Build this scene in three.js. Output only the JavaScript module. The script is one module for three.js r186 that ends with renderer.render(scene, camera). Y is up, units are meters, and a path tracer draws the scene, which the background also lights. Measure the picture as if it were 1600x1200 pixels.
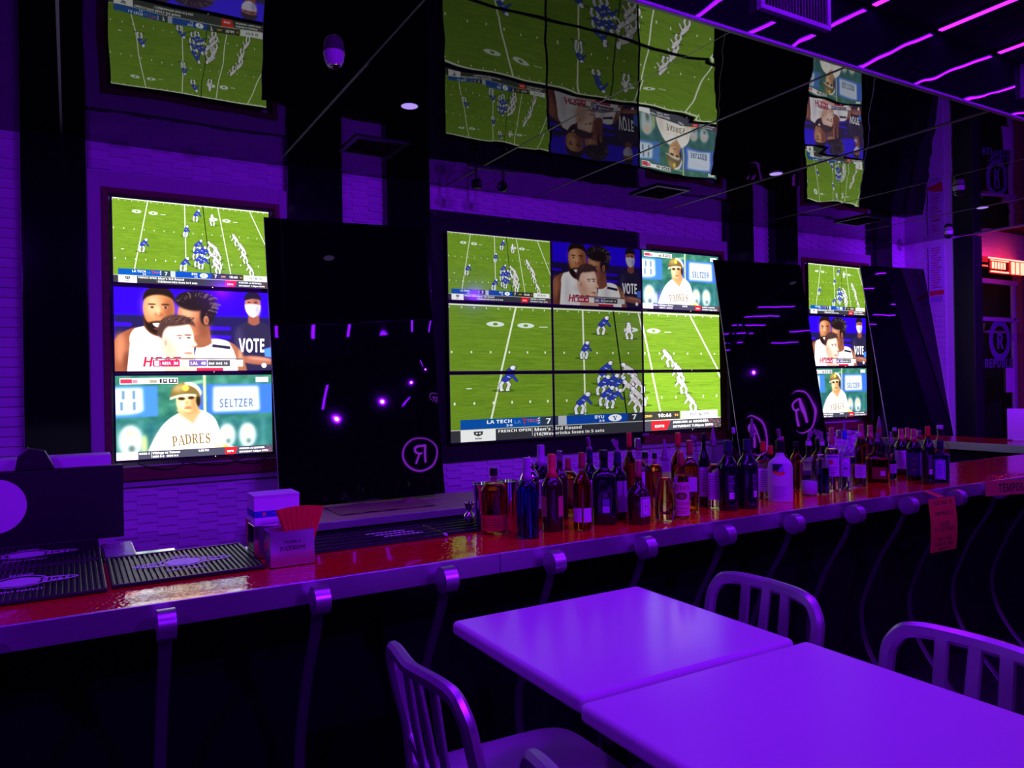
import * as THREE from 'three';
import { mergeGeometries, mergeVertices, toCreasedNormals } from 'three/addons/utils/BufferGeometryUtils.js';
import { RoundedBoxGeometry } from 'three/addons/geometries/RoundedBoxGeometry.js';
import { RectAreaLightUniformsLib } from 'three/addons/lights/RectAreaLightUniformsLib.js';
import { ImprovedNoise } from 'three/addons/math/ImprovedNoise.js';

// ---------------------------------------------------------------- camera, light, exposure
const scene = new THREE.Scene();
scene.background = new THREE.Color(0x000000);
const camera = new THREE.PerspectiveCamera(53.804, 4 / 3, 0.05, 60);
camera.position.set(0, 1.65, 5.022);
camera.rotation.set(-0.000304, -0.528645, -0.017404, 'YXZ');
const renderer = new THREE.WebGLRenderer({ antialias: true });
renderer.toneMapping = THREE.LinearToneMapping;
renderer.toneMappingExposure = 1.0;
renderer.shadowMap.enabled = true;
RectAreaLightUniformsLib.init();
const PURPLE = new THREE.Color().setRGB(0.215, 0.004, 1.0);   // the violet LED strips
const LED_LIGHT = 28, LED_GLOW = 12;                             // light given off / glow of the strip face
const WASH = 15;                                                 // candela of each violet wash lamp hung behind the viewer
const TV_HALO = 0.05;                                          // light in front of each screen, besides the picture's own glow

// ---------------------------------------------------------------- helpers
let seed = 7;
const rnd = () => { seed = (seed + 0x6d2b79f5) | 0; let t = Math.imul(seed ^ (seed >>> 15), 1 | seed); t = (t + Math.imul(t ^ (t >>> 7), 61 | t)) ^ t; return ((t ^ (t >>> 14)) >>> 0) / 4294967296; };
const taken = new Map();
const numbered = (n) => { const k = taken.get(n) ?? 0; taken.set(n, k + 1); return k ? `${n}_${String(k).padStart(3, '0')}` : n; };
function obj(name, geo, mat, parent = scene) {
  const m = new THREE.Mesh(geo, mat);
  m.name = parent === scene ? numbered(name) : name;
  m.castShadow = m.receiveShadow = true;
  parent.add(m);
  return m;
}
function tag(o, label, category, group) { o.userData.label = label; o.userData.category = category; if (group) o.userData.group = group; return o; }
function thing(name, label, category, pos = [0, 0, 0], turn = 0, group) {
  const g = new THREE.Group(); g.name = numbered(name); scene.add(g);
  g.position.set(...pos); g.rotation.y = turn;
  return tag(g, label, category, group);
}
function structure(name, pos = [0, 0, 0]) { const g = new THREE.Group(); g.name = name; g.userData.kind = 'structure'; g.position.set(...pos); scene.add(g); return g; }
function structMesh(name, geo, mat) { const m = obj(name, geo, mat); m.userData.kind = 'structure'; return m; }
const bx = (x0, x1, y0, y1, z0, z1) => new THREE.BoxGeometry(x1 - x0, y1 - y0, z1 - z0).translate((x0 + x1) / 2, (y0 + y1) / 2, (z0 + z1) / 2);
const rbx = (x0, x1, y0, y1, z0, z1, r = 0.004, s = 2) => new RoundedBoxGeometry(x1 - x0, y1 - y0, z1 - z0, s, r).translate((x0 + x1) / 2, (y0 + y1) / 2, (z0 + z1) / 2);
const cyl = (r0, r1, h, seg = 24, open = false) => new THREE.CylinderGeometry(r1, r0, h, seg, 1, open);   // r0 bottom, r1 top
const lathe = (pts, seg = 32) => new THREE.LatheGeometry(pts.map(([r, y]) => new THREE.Vector2(r, y)), seg);
const merge = (list) => mergeGeometries(list.map((g) => { const q = g.index ? g.toNonIndexed() : g; for (const k of Object.keys(q.attributes)) if (!['position', 'normal', 'uv'].includes(k)) q.deleteAttribute(k); return q; }));
// a band of rounded rectangular section swept along points; ref gives the direction of its width
function sweep(pts, w, t, ref, { closed = false, samples = 60, tension = 0.5, taper } = {}) {
  const curve = new THREE.CatmullRomCurve3(pts.map((p) => new THREE.Vector3(...p)), closed, 'catmullrom', tension);
  const R = new THREE.Vector3(...ref), P = [], idx = [], c = Math.min(w, t) * 0.3;
  const prof = [[-w / 2 + c, -t / 2], [w / 2 - c, -t / 2], [w / 2, -t / 2 + c], [w / 2, t / 2 - c], [w / 2 - c, t / 2], [-w / 2 + c, t / 2], [-w / 2, t / 2 - c], [-w / 2, -t / 2 + c]];
  const n = prof.length;
  for (let i = 0; i <= samples; i++) {
    const u = i / samples, p = curve.getPointAt(u), tg = curve.getTangentAt(u);
    const a = R.clone().addScaledVector(tg, -R.dot(tg)).normalize(), b = tg.clone().cross(a), k = taper ? taper(u) : 1;
    for (const [x, y] of prof) P.push(p.x + a.x * x * k + b.x * y, p.y + a.y * x * k + b.y * y, p.z + a.z * x * k + b.z * y);
    if (i) for (let j = 0; j < n; j++) { const q = (j + 1) % n, A = (i - 1) * n + j, B = (i - 1) * n + q, C = i * n + q, D = i * n + j; idx.push(A, B, C, A, C, D); }
  }
  for (let j = 1; j < n - 1; j++) { idx.push(0, j + 1, j); const o = samples * n; idx.push(o, o + j, o + j + 1); }
  let g = new THREE.BufferGeometry();
  g.setAttribute('position', new THREE.Float32BufferAttribute(P, 3)); g.setIndex(idx);
  g = toCreasedNormals(g, 0.6);
  // smooth along the band, crisp across it
  const uv = new Float32Array(g.attributes.position.count * 2); g.setAttribute('uv', new THREE.BufferAttribute(uv, 2));
  return g;
}
// rings: [y, rx, rz, exponent]; closed lofted solid with smooth normals
function loft(rings, seg = 28, cap = true) {
  const P = [], idx = [];
  for (const [y, rx, rz, n = 2] of rings) for (let i = 0; i < seg; i++) {
    const a = (i / seg) * Math.PI * 2, c = Math.cos(a), s = Math.sin(a), k = Math.pow(Math.pow(Math.abs(c), n) + Math.pow(Math.abs(s), n), -1 / n);
    P.push(c * k * rx, y, s * k * rz);
  }
  const m = rings.length;
  for (let j = 0; j < m - 1; j++) for (let i = 0; i < seg; i++) { const q = (i + 1) % seg, A = j * seg + i, B = j * seg + q, C = (j + 1) * seg + q, D = (j + 1) * seg + i; idx.push(A, C, B, A, D, C); }
  if (cap) {
    const b = P.length / 3; P.push(0, rings[0][0], 0); for (let i = 0; i < seg; i++) idx.push(b, i, (i + 1) % seg);
    const t = P.length / 3; P.push(0, rings[m - 1][0], 0); const o = (m - 1) * seg; for (let i = 0; i < seg; i++) idx.push(t, o + (i + 1) % seg, o + i);
  }
  const g = new THREE.BufferGeometry(); g.setAttribute('position', new THREE.Float32BufferAttribute(P, 3)); g.setIndex(idx); g.computeVertexNormals();
  g.setAttribute('uv', new THREE.BufferAttribute(new Float32Array(P.length / 3 * 2), 2));
  return g;
}
// ---------------------------------------------------------------- canvases
function canvas(w, h, draw, { srgb = true, repeat } = {}) {
  const c = document.createElement('canvas'); c.width = w; c.height = h;
  draw(c.getContext('2d'), w, h);
  const t = new THREE.CanvasTexture(c); if (srgb) t.colorSpace = THREE.SRGBColorSpace;
  if (repeat) { t.wrapS = t.wrapT = THREE.RepeatWrapping; t.repeat.set(...repeat); }
  t.magFilter = THREE.LinearFilter;
  return t;
}
const noise = new ImprovedNoise();
function noiseTexture(size, fn, srgb = false) {
  const d = new Uint8Array(size * size * 4);
  for (let y = 0; y < size; y++) for (let x = 0; x < size; x++) { const v = fn(x / size, y / size), o = (y * size + x) * 4; const c = Array.isArray(v) ? v : [v, v, v]; for (let k = 0; k < 3; k++) d[o + k] = Math.max(0, Math.min(255, c[k] * 255)); d[o + 3] = 255; }
  const t = new THREE.DataTexture(d, size, size); t.wrapS = t.wrapT = THREE.RepeatWrapping; t.magFilter = THREE.LinearFilter; t.minFilter = THREE.LinearFilter; if (srgb) t.colorSpace = THREE.SRGBColorSpace; t.needsUpdate = true;
  return t;
}
// tileable value: noise on a torus of period p
const tile = (x, y, p, z = 0) => { const a = noise.noise(x * p, y * p, z), b = noise.noise((x - 1) * p, y * p, z), c = noise.noise(x * p, (y - 1) * p, z), d = noise.noise((x - 1) * p, (y - 1) * p, z); return (a * (1 - x) + b * x) * (1 - y) + (c * (1 - x) + d * x) * y; };

// ---------------------------------------------------------------- materials
const std = (o) => new THREE.MeshStandardMaterial(o), phy = (o) => new THREE.MeshPhysicalMaterial(o);
const lin = (r, g, b) => new THREE.Color().setRGB(r, g, b);
const orange = noiseTexture(512, (x, y) => 0.5 + 0.3 * tile(x, y, 40, 3) + 0.25 * tile(x, y, 18, 8));
orange.repeat.set(2.2, 2.2);
const brushed = noiseTexture(256, (x, y) => 0.5 + 0.5 * tile(x, y, 90, 1));
const grain = noiseTexture(512, (x, y) => { const w = 0.5 + 0.5 * Math.sin((y * 9 + 0.35 * tile(x, y, 3, 2)) * 12.566) * 0.35 + 0.3 * tile(x, y, 30, 5); return [0.36 + 0.2 * w, 0.19 + 0.13 * w, 0.12 + 0.08 * w]; }, true);
grain.repeat.set(1.2, 1.2);
const M = {
  wallWhite: std({ color: lin(0.72, 0.72, 0.72), roughness: 0.7 }),
  tileA: std({ color: lin(0.74, 0.74, 0.74), roughness: 0.62 }),
  tileB: std({ color: lin(0.68, 0.69, 0.70), roughness: 0.66 }),
  paintTrim: std({ color: lin(0.5, 0.48, 0.5), roughness: 0.6 }),
  wood: std({ color: 0xffffff, map: grain, roughness: 0.55 }),
  blackGloss: phy({ color: lin(0.004, 0.004, 0.005), roughness: 0.015, ior: 1.52 }),
  blackPanel: phy({ color: lin(0.003, 0.003, 0.004), roughness: 0.02, ior: 1.5 }),
  blackSatin: std({ color: lin(0.006, 0.006, 0.007), roughness: 0.45 }),
  blackMatte: std({ color: lin(0.010, 0.010, 0.011), roughness: 0.85 }),
  darkRoom: std({ color: lin(0.012, 0.012, 0.014), roughness: 0.8 }),
  floor: std({ color: lin(0.03, 0.028, 0.03), roughness: 0.35 }),
  alu: std({ color: lin(0.74, 0.74, 0.76), metalness: 0.88, roughness: 0.34, bumpMap: brushed, bumpScale: 0.00015 }),
  aluChair: std({ color: lin(0.88, 0.87, 0.89), metalness: 0.82, roughness: 0.36 }),
  ribMetal: std({ color: lin(0.26, 0.26, 0.27), metalness: 0.85, roughness: 0.38 }),
  chrome: std({ color: lin(0.85, 0.85, 0.87), metalness: 1, roughness: 0.08 }),
  polished: std({ color: lin(0.85, 0.85, 0.87), metalness: 0.85, roughness: 0.22 }),
  steel: std({ color: lin(0.66, 0.66, 0.68), metalness: 1, roughness: 0.2 }),
  redTop: phy({ color: lin(0.82, 0.010, 0.012), roughness: 0.06, bumpMap: orange, bumpScale: 0.0026, clearcoat: 0.5, clearcoatRoughness: 0.03 }),
  tableWhite: phy({ color: lin(0.78, 0.78, 0.79), roughness: 0.16, specularIntensity: 0.2 }),
  rubber: std({ color: lin(0.012, 0.012, 0.013), roughness: 0.38 }),
  rubberPrint: std({ color: lin(0.55, 0.55, 0.56), roughness: 0.5 }),
  plasticWhite: std({ color: lin(0.74, 0.74, 0.75), roughness: 0.45 }),
  paper: std({ color: lin(0.78, 0.78, 0.78), roughness: 0.85 }),
  greyPlastic: std({ color: lin(0.24, 0.22, 0.22), roughness: 0.4 }),
  redStraw: std({ color: lin(0.85, 0.03, 0.03), roughness: 0.4 }),
  plywood: std({ color: lin(0.55, 0.37, 0.30), roughness: 0.6 }),
  clearPane: phy({ color: 0xffffff, transmission: 1, thickness: 0, roughness: 0.01, ior: 1.5 }),
  led: std({ color: 0x000000, emissive: PURPLE, emissiveIntensity: LED_GLOW, roughness: 0.5 }),
  strip: std({ color: lin(0.05, 0.05, 0.05), roughness: 0.5 }),
  seam: std({ color: lin(0.32, 0.31, 0.30), metalness: 0.6, roughness: 0.5 }),
};
// ---------------------------------------------------------------- the three programmes shown on the screens (flat picture content)
const FW = 1536, FH = 864;
function figure(c, x, y, s, top, bottom, lean = 0, face = 1) {   // a small field player: legs, trunk, arm, helmet, drawn over a darker outline
  c.save(); c.translate(x, y); c.scale(s * face, s); c.lineCap = 'round'; c.lineJoin = 'round';
  c.fillStyle = 'rgba(20,45,5,.4)'; c.beginPath(); c.ellipse(-0.1, 0.02, 0.46, 0.08, 0, 0, 7); c.fill();
  const legs = () => { c.beginPath(); c.moveTo(-0.06, -0.52); c.lineTo(-0.2, -0.28); c.lineTo(-0.18, 0); c.moveTo(0.02, -0.52); c.lineTo(0.15, -0.3); c.lineTo(0.06, 0); c.stroke(); };
  const trunk = () => { c.beginPath(); c.moveTo(-0.02, -0.55); c.lineTo(0.1 + lean, -0.86); c.stroke(); };
  const arm = () => { c.beginPath(); c.moveTo(0.13 + lean, -0.86); c.lineTo(0.24 + lean, -0.66); c.lineTo(0.34 + lean, -0.5); c.stroke(); };
  const k = 'rgba(40,40,70,.75)';
  c.strokeStyle = k; c.lineWidth = 0.18; legs(); c.lineWidth = 0.33; trunk(); c.lineWidth = 0.14; arm(); c.fillStyle = k; c.beginPath(); c.arc(0.17 + lean * 1.3, -1.02, 0.145, 0, 7); c.fill();
  c.strokeStyle = bottom; c.lineWidth = 0.13; legs(); c.strokeStyle = top; c.lineWidth = 0.27; trunk(); c.lineWidth = 0.1; arm();
  c.strokeStyle = 'rgba(255,255,255,.75)'; c.lineWidth = 0.05; c.beginPath(); c.moveTo(0.03 + lean * 0.5, -0.72); c.lineTo(0.1 + lean * 0.7, -0.68); c.stroke(); c.lineWidth = 0.07; c.beginPath(); c.moveTo(-0.19, 0.0); c.lineTo(-0.1, 0.0); c.moveTo(0.05, 0); c.lineTo(0.14, 0); c.stroke();
  c.fillStyle = '#f2f2fb'; c.beginPath(); c.arc(0.16 + lean * 1.3, -1.02, 0.115, 0, 7); c.fill(); c.fillStyle = 'rgba(60,60,90,.6)'; c.fillRect(0.2 + lean * 1.3, -1.03, 0.07, 0.06);
  c.restore();
}
// soft painting: blurred patches of tone clipped to nothing, for faces and cloth
function soft(c, x, y, rx, ry, col, blur, rot = 0) { c.save(); c.filter = `blur(${blur}px)`; c.fillStyle = col; c.beginPath(); c.ellipse(x, y, rx, ry, rot, 0, 7); c.fill(); c.restore(); }
function poly(c, pts, col, blur = 2) { c.save(); c.filter = `blur(${blur}px)`; c.fillStyle = col; c.beginPath(); c.moveTo(pts[0][0], pts[0][1]); for (let i = 1; i < pts.length; i++) { const p = pts[i]; p.length === 4 ? c.quadraticCurveTo(p[0], p[1], p[2], p[3]) : c.lineTo(p[0], p[1]); } c.closePath(); c.fill(); c.restore(); }
const text = (c, s, x, y, px, col = '#fff', font = 'bold', fam = 'sans-serif', align = 'left') => { c.fillStyle = col; c.font = `${font} ${px}px ${fam}`; c.textAlign = align; c.textBaseline = 'middle'; c.fillText(s, x, y); };
function redLogo(c, x, y, w, h) { c.fillStyle = '#e01c24'; c.beginPath(); c.moveTo(x, y); c.lineTo(x + w, y); c.lineTo(x + w * 0.8, y + h); c.lineTo(x, y + h); c.fill(); text(c, 'ESPN', x + w * 0.42, y + h * 0.58, h * 0.36, '#fff', 'bold', 'sans-serif', 'center'); }
const football = canvas(FW, FH, (c, W, H) => {
  const X = (u) => u * W, Y = (v) => v * H;
  c.fillStyle = '#6c9122'; c.fillRect(0, 0, W, H);
  for (let i = 0; i < 9000; i++) { const v = rnd(); c.fillStyle = v < 0.5 ? `rgba(45,78,8,${0.05 + rnd() * 0.16})` : `rgba(172,196,80,${0.04 + rnd() * 0.13})`; c.fillRect(rnd() * W, rnd() * H, 20 + rnd() * 90, 1 + rnd() * 2.5); }
  for (let i = 0; i < 60; i++) { c.fillStyle = `rgba(${rnd() < 0.5 ? '60,95,10' : '150,180,50'},.05)`; c.beginPath(); c.ellipse(rnd() * W, rnd() * H, 60 + rnd() * 160, 12 + rnd() * 30, 0, 0, 7); c.fill(); }
  c.strokeStyle = '#e9f2dc'; c.lineCap = 'butt'; c.lineWidth = 9; c.beginPath(); c.moveTo(0, 6); c.lineTo(W, 12); c.stroke();
  const line = (a, b, d, e, w, col) => { c.strokeStyle = col; c.lineWidth = w; c.beginPath(); c.moveTo(X(a), Y(b)); c.lineTo(X(d), Y(e)); c.stroke(); };
  line(0.213, 0.01, 0.125, 0.85, 9, '#e6eedb'); line(0.44, 0.01, 0.444, 0.85, 9, '#e6eedb'); line(0.655, 0.01, 0.735, 0.86, 9, '#e6eedb'); line(0.865, 0.01, 1.03, 0.66, 9, '#e6eedb');
  line(0.556, 0.01, 0.603, 0.86, 8, '#0c1a08');
  for (let k = 0; k < 30; k++) { c.fillStyle = '#eef4e4'; c.fillRect(X(k / 26), 18, 5, 10); }
  for (let k = 0; k < 17; k++) { c.fillStyle = '#f0f5e8'; const u = 0.005 + k * 0.0605; c.fillRect(X(u), Y(0.35), 7, 14); c.fillRect(X(u + 0.006), Y(0.705), 8, 17); }
  for (const [u, v] of [[0.145, 0.145], [0.245, 0.15], [0.625, 0.16], [0.71, 0.165]]) { c.fillStyle = '#dce8e4'; c.beginPath(); c.ellipse(X(u), Y(v), 44, 17, 0, 0, 7); c.fill(); c.fillStyle = '#6c9122'; c.beginPath(); c.ellipse(X(u), Y(v), 12, 9, 0, 0, 7); c.fill(); }
  c.fillStyle = '#e4ece0'; c.fillRect(X(0.29), Y(0.155), 46, 5); c.fillRect(X(0.755), Y(0.17), 46, 5); c.fillRect(X(0.05), Y(0.6), 26, 7);
  const B = '#2b3fae', Wt = '#e9e6ea';
  figure(c, X(0.175), Y(0.62), 122, B, Wt, 0.12); figure(c, X(0.445), Y(0.40), 105, B, '#d8def0', 0);
  figure(c, X(0.51), Y(0.20), 112, B, Wt, 0.1); figure(c, X(0.615), Y(0.235), 104, Wt, Wt, -0.12, -1);
  for (const [u, v, l] of [[0.51, 0.58, 0.2], [0.53, 0.66, 0.25], [0.505, 0.67, 0.15], [0.555, 0.68, 0.25], [0.515, 0.76, 0.2], [0.54, 0.785, 0.28]]) figure(c, X(u), Y(v), 118, B, '#dfe4f4', l);
  figure(c, X(0.425), Y(0.82), 128, B, '#dfe4f4', 0.15);
  for (const [u, v, l] of [[0.635, 0.6, 0.3], [0.65, 0.665, 0.1], [0.63, 0.72, 0.2], [0.655, 0.775, 0.15], [0.645, 0.835, 0.1]]) figure(c, X(u), Y(v), 122, '#d9d3d6', '#efecee', l, -1);
  for (const [u, v] of [[0.775, 0.47], [0.82, 0.585], [0.832, 0.68], [0.872, 0.835]]) figure(c, X(u), Y(v), 112, '#e4dede', Wt, 0.1, -1);
  // score bug
  c.fillStyle = '#0b50a8'; c.fillRect(X(0.03), Y(0.835), X(0.26), Y(0.072)); c.fillStyle = '#2d3c55'; c.fillRect(X(0.29), Y(0.835), X(0.055), Y(0.072)); c.fillStyle = '#b9bfd0'; c.fillRect(X(0.345), Y(0.835), X(0.03), Y(0.072));
  c.fillStyle = '#0e46ac'; c.fillRect(X(0.375), Y(0.835), X(0.23), Y(0.072)); c.fillStyle = '#2a3244'; c.fillRect(X(0.605), Y(0.835), X(0.055), Y(0.072)); c.fillStyle = '#33302e'; c.fillRect(X(0.66), Y(0.835), X(0.155), Y(0.072)); c.fillStyle = '#e9ecea'; c.fillRect(X(0.82), Y(0.84), X(0.165), Y(0.066));
  text(c, 'LA TECH', X(0.195), Y(0.858), 33, '#fff', 'bold', 'sans-serif', 'right'); text(c, '2-0', X(0.195), Y(0.89), 22, '#fff', 'bold', 'sans-serif', 'right');
  text(c, 'LA', X(0.2), Y(0.868), 30, '#5f83d0'); text(c, 'T', X(0.226), Y(0.868), 50, '#c02b45'); text(c, 'TECH', X(0.243), Y(0.864), 26, '#d65468');
  c.strokeStyle = '#fff'; c.lineWidth = 5; for (let k = 0; k < 3; k++) { c.beginPath(); c.moveTo(X(0.28), Y(0.85 + k * 0.018)); c.lineTo(X(0.288), Y(0.843 + k * 0.018)); c.stroke(); }
  text(c, '7', X(0.317), Y(0.872), 50, '#fff', 'bold', 'sans-serif', 'center'); text(c, 'BYU', X(0.515), Y(0.858), 30, '#fff', 'bold', 'sans-serif', 'right'); text(c, '2-0', X(0.515), Y(0.89), 22, '#fff', 'bold', 'sans-serif', 'right');
  c.fillStyle = '#fff'; c.beginPath(); c.ellipse(X(0.556), Y(0.871), 40, 25, 0, 0, 7); c.fill(); text(c, 'Y', X(0.556), Y(0.873), 42, '#0e46ac', 'bold', 'serif', 'center');
  text(c, '7', X(0.632), Y(0.872), 50, '#fff', 'bold', 'sans-serif', 'center'); text(c, '2ND', X(0.683), Y(0.872), 24, '#e8c04a', 'bold', 'sans-serif', 'center'); text(c, '10:44', X(0.75), Y(0.872), 36, '#fff', 'bold', 'sans-serif', 'center'); text(c, '10', X(0.8), Y(0.872), 24, '#f3a650', 'bold', 'sans-serif', 'center'); text(c, '1ST & 10', X(0.9), Y(0.873), 34, '#3c3c44', 'bold', 'sans-serif', 'center');
  // ticker
  c.fillStyle = '#35353d'; c.fillRect(0, Y(0.912), W, Y(0.088)); c.fillStyle = '#d8d8e0'; c.fillRect(0, Y(0.909), W, 4); c.fillStyle = '#f1f2f2'; c.fillRect(X(0.03), Y(0.912), X(0.11), Y(0.088));
  c.fillStyle = '#3b3b3b'; c.beginPath(); c.moveTo(X(0.07), Y(0.925)); c.lineTo(X(0.1), Y(0.925)); c.lineTo(X(0.098), Y(0.95)); c.lineTo(X(0.085), Y(0.962)); c.lineTo(X(0.072), Y(0.95)); c.fill(); c.fillStyle = '#f1f2f2'; c.beginPath(); c.arc(X(0.08), Y(0.94), 5, 0, 7); c.arc(X(0.09), Y(0.94), 5, 0, 7); c.fill(); text(c, 'RAM', X(0.085), Y(0.978), 15, '#222', 'bold', 'sans-serif', 'center');
  text(c, 'FRENCH OPEN', X(0.147), Y(0.932), 25); c.fillStyle = '#ccc'; c.fillRect(X(0.26), Y(0.92), 3, Y(0.06)); text(c, "Men's 3rd Round", X(0.267), Y(0.933), 31); text(c, '(16)Wawrinka loses in 5 sets', X(0.267), Y(0.97), 28);
  redLogo(c, X(0.695), Y(0.914), X(0.08), Y(0.082)); text(c, 'AUBURN at GEORGIA', X(0.785), Y(0.935), 24); text(c, 'SATURDAY 7:30pm ESPN', X(0.785), Y(0.972), 24);
  for (let i = 0; i < 60; i++) { c.fillStyle = `rgba(235,${40 + rnd() * 120 | 0},90,${rnd()})`; c.fillRect(X(0.93 + rnd() * 0.07), Y(0.915 + rnd() * 0.08), 2 + rnd() * 5, 2 + rnd() * 4); }
});
const basketball = canvas(1280, 720, (c, W, H) => {
  c.fillStyle = '#2404e8'; c.fillRect(0, 0, W, H); poly(c, [[0, 235], [W, 225], [W, H], [0, H]], '#1a1440', 10);
  for (const [x, y, w] of [[-20, 300, 150], [690, 318, 240], [740, 398, 190]]) poly(c, [[x, y], [x + w, y + 6], [x + w, y + 34], [x, y + 36]], '#2c0ad4', 5);
  // man at the back on the right: mask, dark shirt with four letters
  poly(c, [[945, 720], [965, 380], [1000, 285, 1085, 262], [1185, 262], [1262, 290, 1290, 350], [1290, 720]], '#221d38', 4); soft(c, 1000, 480, 30, 170, '#332b50', 22);
  poly(c, [[1085, 180], [1178, 180], [1182, 280], [1130, 330, 1080, 278]], '#7d4436', 4); soft(c, 1124, 118, 70, 104, '#9c5e48', 4); soft(c, 1150, 110, 30, 70, '#7a4538', 16); poly(c, [[1046, 78], [1048, -6, 1124, -8], [1204, -4, 1204, 80], [1200, 62, 1124, 58]], '#15111f', 4);
  poly(c, [[1056, 116], [1124, 100, 1192, 118], [1196, 205, 1126, 232], [1056, 208, 1056, 116]], '#c2bed6', 4); soft(c, 1165, 165, 22, 46, '#958fb4', 12); for (let i = 0; i < 46; i++) { c.fillStyle = 'rgba(120,116,170,.5)'; c.fillRect(1062 + rnd() * 122, 124 + rnd() * 84, 8, 4); }
  soft(c, 1092, 92, 15, 6, '#2a1a1c', 2); soft(c, 1152, 92, 15, 6, '#2a1a1c', 2);
  c.save(); c.translate(1112, 490); c.scale(0.56, 1.06); text(c, 'VOTE', 0, 0, 165, '#f2f0f6', 'bold', 'sans-serif', 'center'); c.restore();
  soft(c, 1150, 625, 170, 38, '#8a5040', 6, 0.1); soft(c, 1180, 612, 110, 12, '#b07a66', 10, 0.1); poly(c, [[1215, 520], [1290, 500], [1290, 600], [1225, 590]], '#3f72d8', 5);
  // left player
  poly(c, [[-10, 730], [-10, 470], [50, 365, 180, 340], [430, 330], [580, 470], [580, 730]], '#7d432e', 3); soft(c, 45, 520, 40, 130, '#a8694c', 22); soft(c, 95, 640, 26, 90, '#5b2e22', 18);
  poly(c, [[92, 730], [118, 480], [104, 400, 158, 352], [228, 330], [285, 445, 405, 412], [620, 500], [620, 730]], '#f1eef0', 3); soft(c, 200, 560, 26, 160, '#d4cdd6', 24); soft(c, 330, 520, 60, 30, '#dcd5dc', 20);
  poly(c, [[225, 250], [430, 260], [410, 410], [285, 440, 228, 332]], '#6a3524', 4); soft(c, 345, 180, 124, 182, '#a8663f', 3); soft(c, 300, 150, 60, 110, '#cf9a72', 34); soft(c, 430, 200, 40, 130, '#7d452c', 26);
  poly(c, [[218, 120], [216, -14, 346, -16], [474, -14, 474, 120], [440, 58, 346, 56], [250, 58, 218, 120]], '#1c110f', 6);
  poly(c, [[222, 215], [236, 292, 262, 300], [345, 268, 430, 300], [458, 292, 470, 215], [474, 396, 346, 406], [218, 396, 222, 215]], '#1e120f', 7); poly(c, [[292, 306], [346, 296, 398, 304], [380, 340, 346, 342], [310, 340, 292, 306]], '#f4ebe6', 3); soft(c, 346, 352, 46, 10, '#5e2c24', 4);
  for (const x of [290, 395]) { soft(c, x, 166, 22, 7, '#c79c80', 3); soft(c, x + 2, 166, 13, 8, '#1b0f0c', 3); soft(c, x, 140, 34, 6, '#20130f', 4); } soft(c, 345, 228, 34, 20, '#8a4d33', 8); soft(c, 338, 200, 12, 40, '#d7a67e', 10);
  // second player behind with short twisted locks, turned right
  poly(c, [[600, 730], [640, 500], [740, 410, 860, 440], [1010, 470, 1058, 730]], '#f1eef0', 3); poly(c, [[905, 455], [1030, 490, 1066, 730], [985, 730], [980, 560, 905, 455]], '#86503a', 4); soft(c, 1010, 600, 14, 90, '#b98468', 12); soft(c, 760, 560, 40, 120, '#d6cfd8', 26);
  poly(c, [[560, 260], [745, 300], [770, 470], [690, 540, 600, 500]], '#804a34', 4); soft(c, 620, 232, 128, 172, '#99593d', 4); soft(c, 570, 190, 60, 110, '#c08a68', 34); soft(c, 700, 330, 50, 90, '#6d3c2b', 24);
  soft(c, 640, 96, 168, 92, '#1b1214', 8); soft(c, 738, 205, 62, 112, '#1b1214', 8, 0.2); c.strokeStyle = '#211618'; c.lineCap = 'round';
  for (let i = 0; i < 110; i++) { const q = -2.9 + rnd() * 3.7, x = 655 + Math.cos(q) * (100 + rnd() * 40), y = 140 + Math.sin(q) * (80 + rnd() * 26), l = 22 + rnd() * 34; c.lineWidth = 7 + rnd() * 7; c.strokeStyle = rnd() < 0.35 ? '#4a3a3c' : '#1c1315'; c.beginPath(); c.moveTo(x, y); c.quadraticCurveTo(x + Math.cos(q) * l * 0.5 + 10, y + Math.sin(q) * l * 0.4 - 8, x + Math.cos(q) * l + 16 * rnd(), y + Math.sin(q) * l * 0.7 + 10 * rnd()); c.stroke(); }
  soft(c, 724, 268, 22, 42, '#9a5d43', 4); soft(c, 726, 272, 9, 24, '#6d3c2b', 5); poly(c, [[775, 480], [925, 498], [922, 526], [768, 506]], '#221c30', 3);
  // young player in front, seen three-quarter from the left
  poly(c, [[370, 730], [392, 520], [610, 540], [660, 730]], '#d9ab95', 4); soft(c, 478, 436, 142, 190, '#e8bfaa', 4); poly(c, [[590, 380], [612, 440, 648, 486], [640, 506, 604, 506]], '#e3b49c', 5); soft(c, 430, 520, 60, 90, '#cf9c86', 34); soft(c, 520, 420, 60, 80, '#f6dccb', 36);
  poly(c, [[328, 410], [322, 240, 470, 226], [622, 224, 634, 330], [600, 300, 560, 312], [470, 330, 420, 330], [372, 352, 366, 440]], '#3d2826', 7); for (let i = 0; i < 40; i++) { c.strokeStyle = rnd() < 0.5 ? '#5a3d36' : '#2c1b1a'; c.lineWidth = 4; const x = 350 + rnd() * 260; c.beginPath(); c.moveTo(x, 310 - rnd() * 40); c.quadraticCurveTo(x + 10, 270, x + 40, 240 + rnd() * 30); c.stroke(); }
  soft(c, 572, 402, 34, 6, '#4a2e28', 3); soft(c, 578, 426, 17, 7, '#33211f', 2); soft(c, 505, 408, 30, 6, '#5a3a32', 4); soft(c, 508, 430, 14, 6, '#3c2826', 3); soft(c, 572, 562, 36, 9, '#b0685e', 4); soft(c, 612, 505, 16, 8, '#b98672', 5); soft(c, 392, 470, 24, 46, '#d8a791', 4); soft(c, 394, 474, 10, 26, '#b27f6c', 5);
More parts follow.
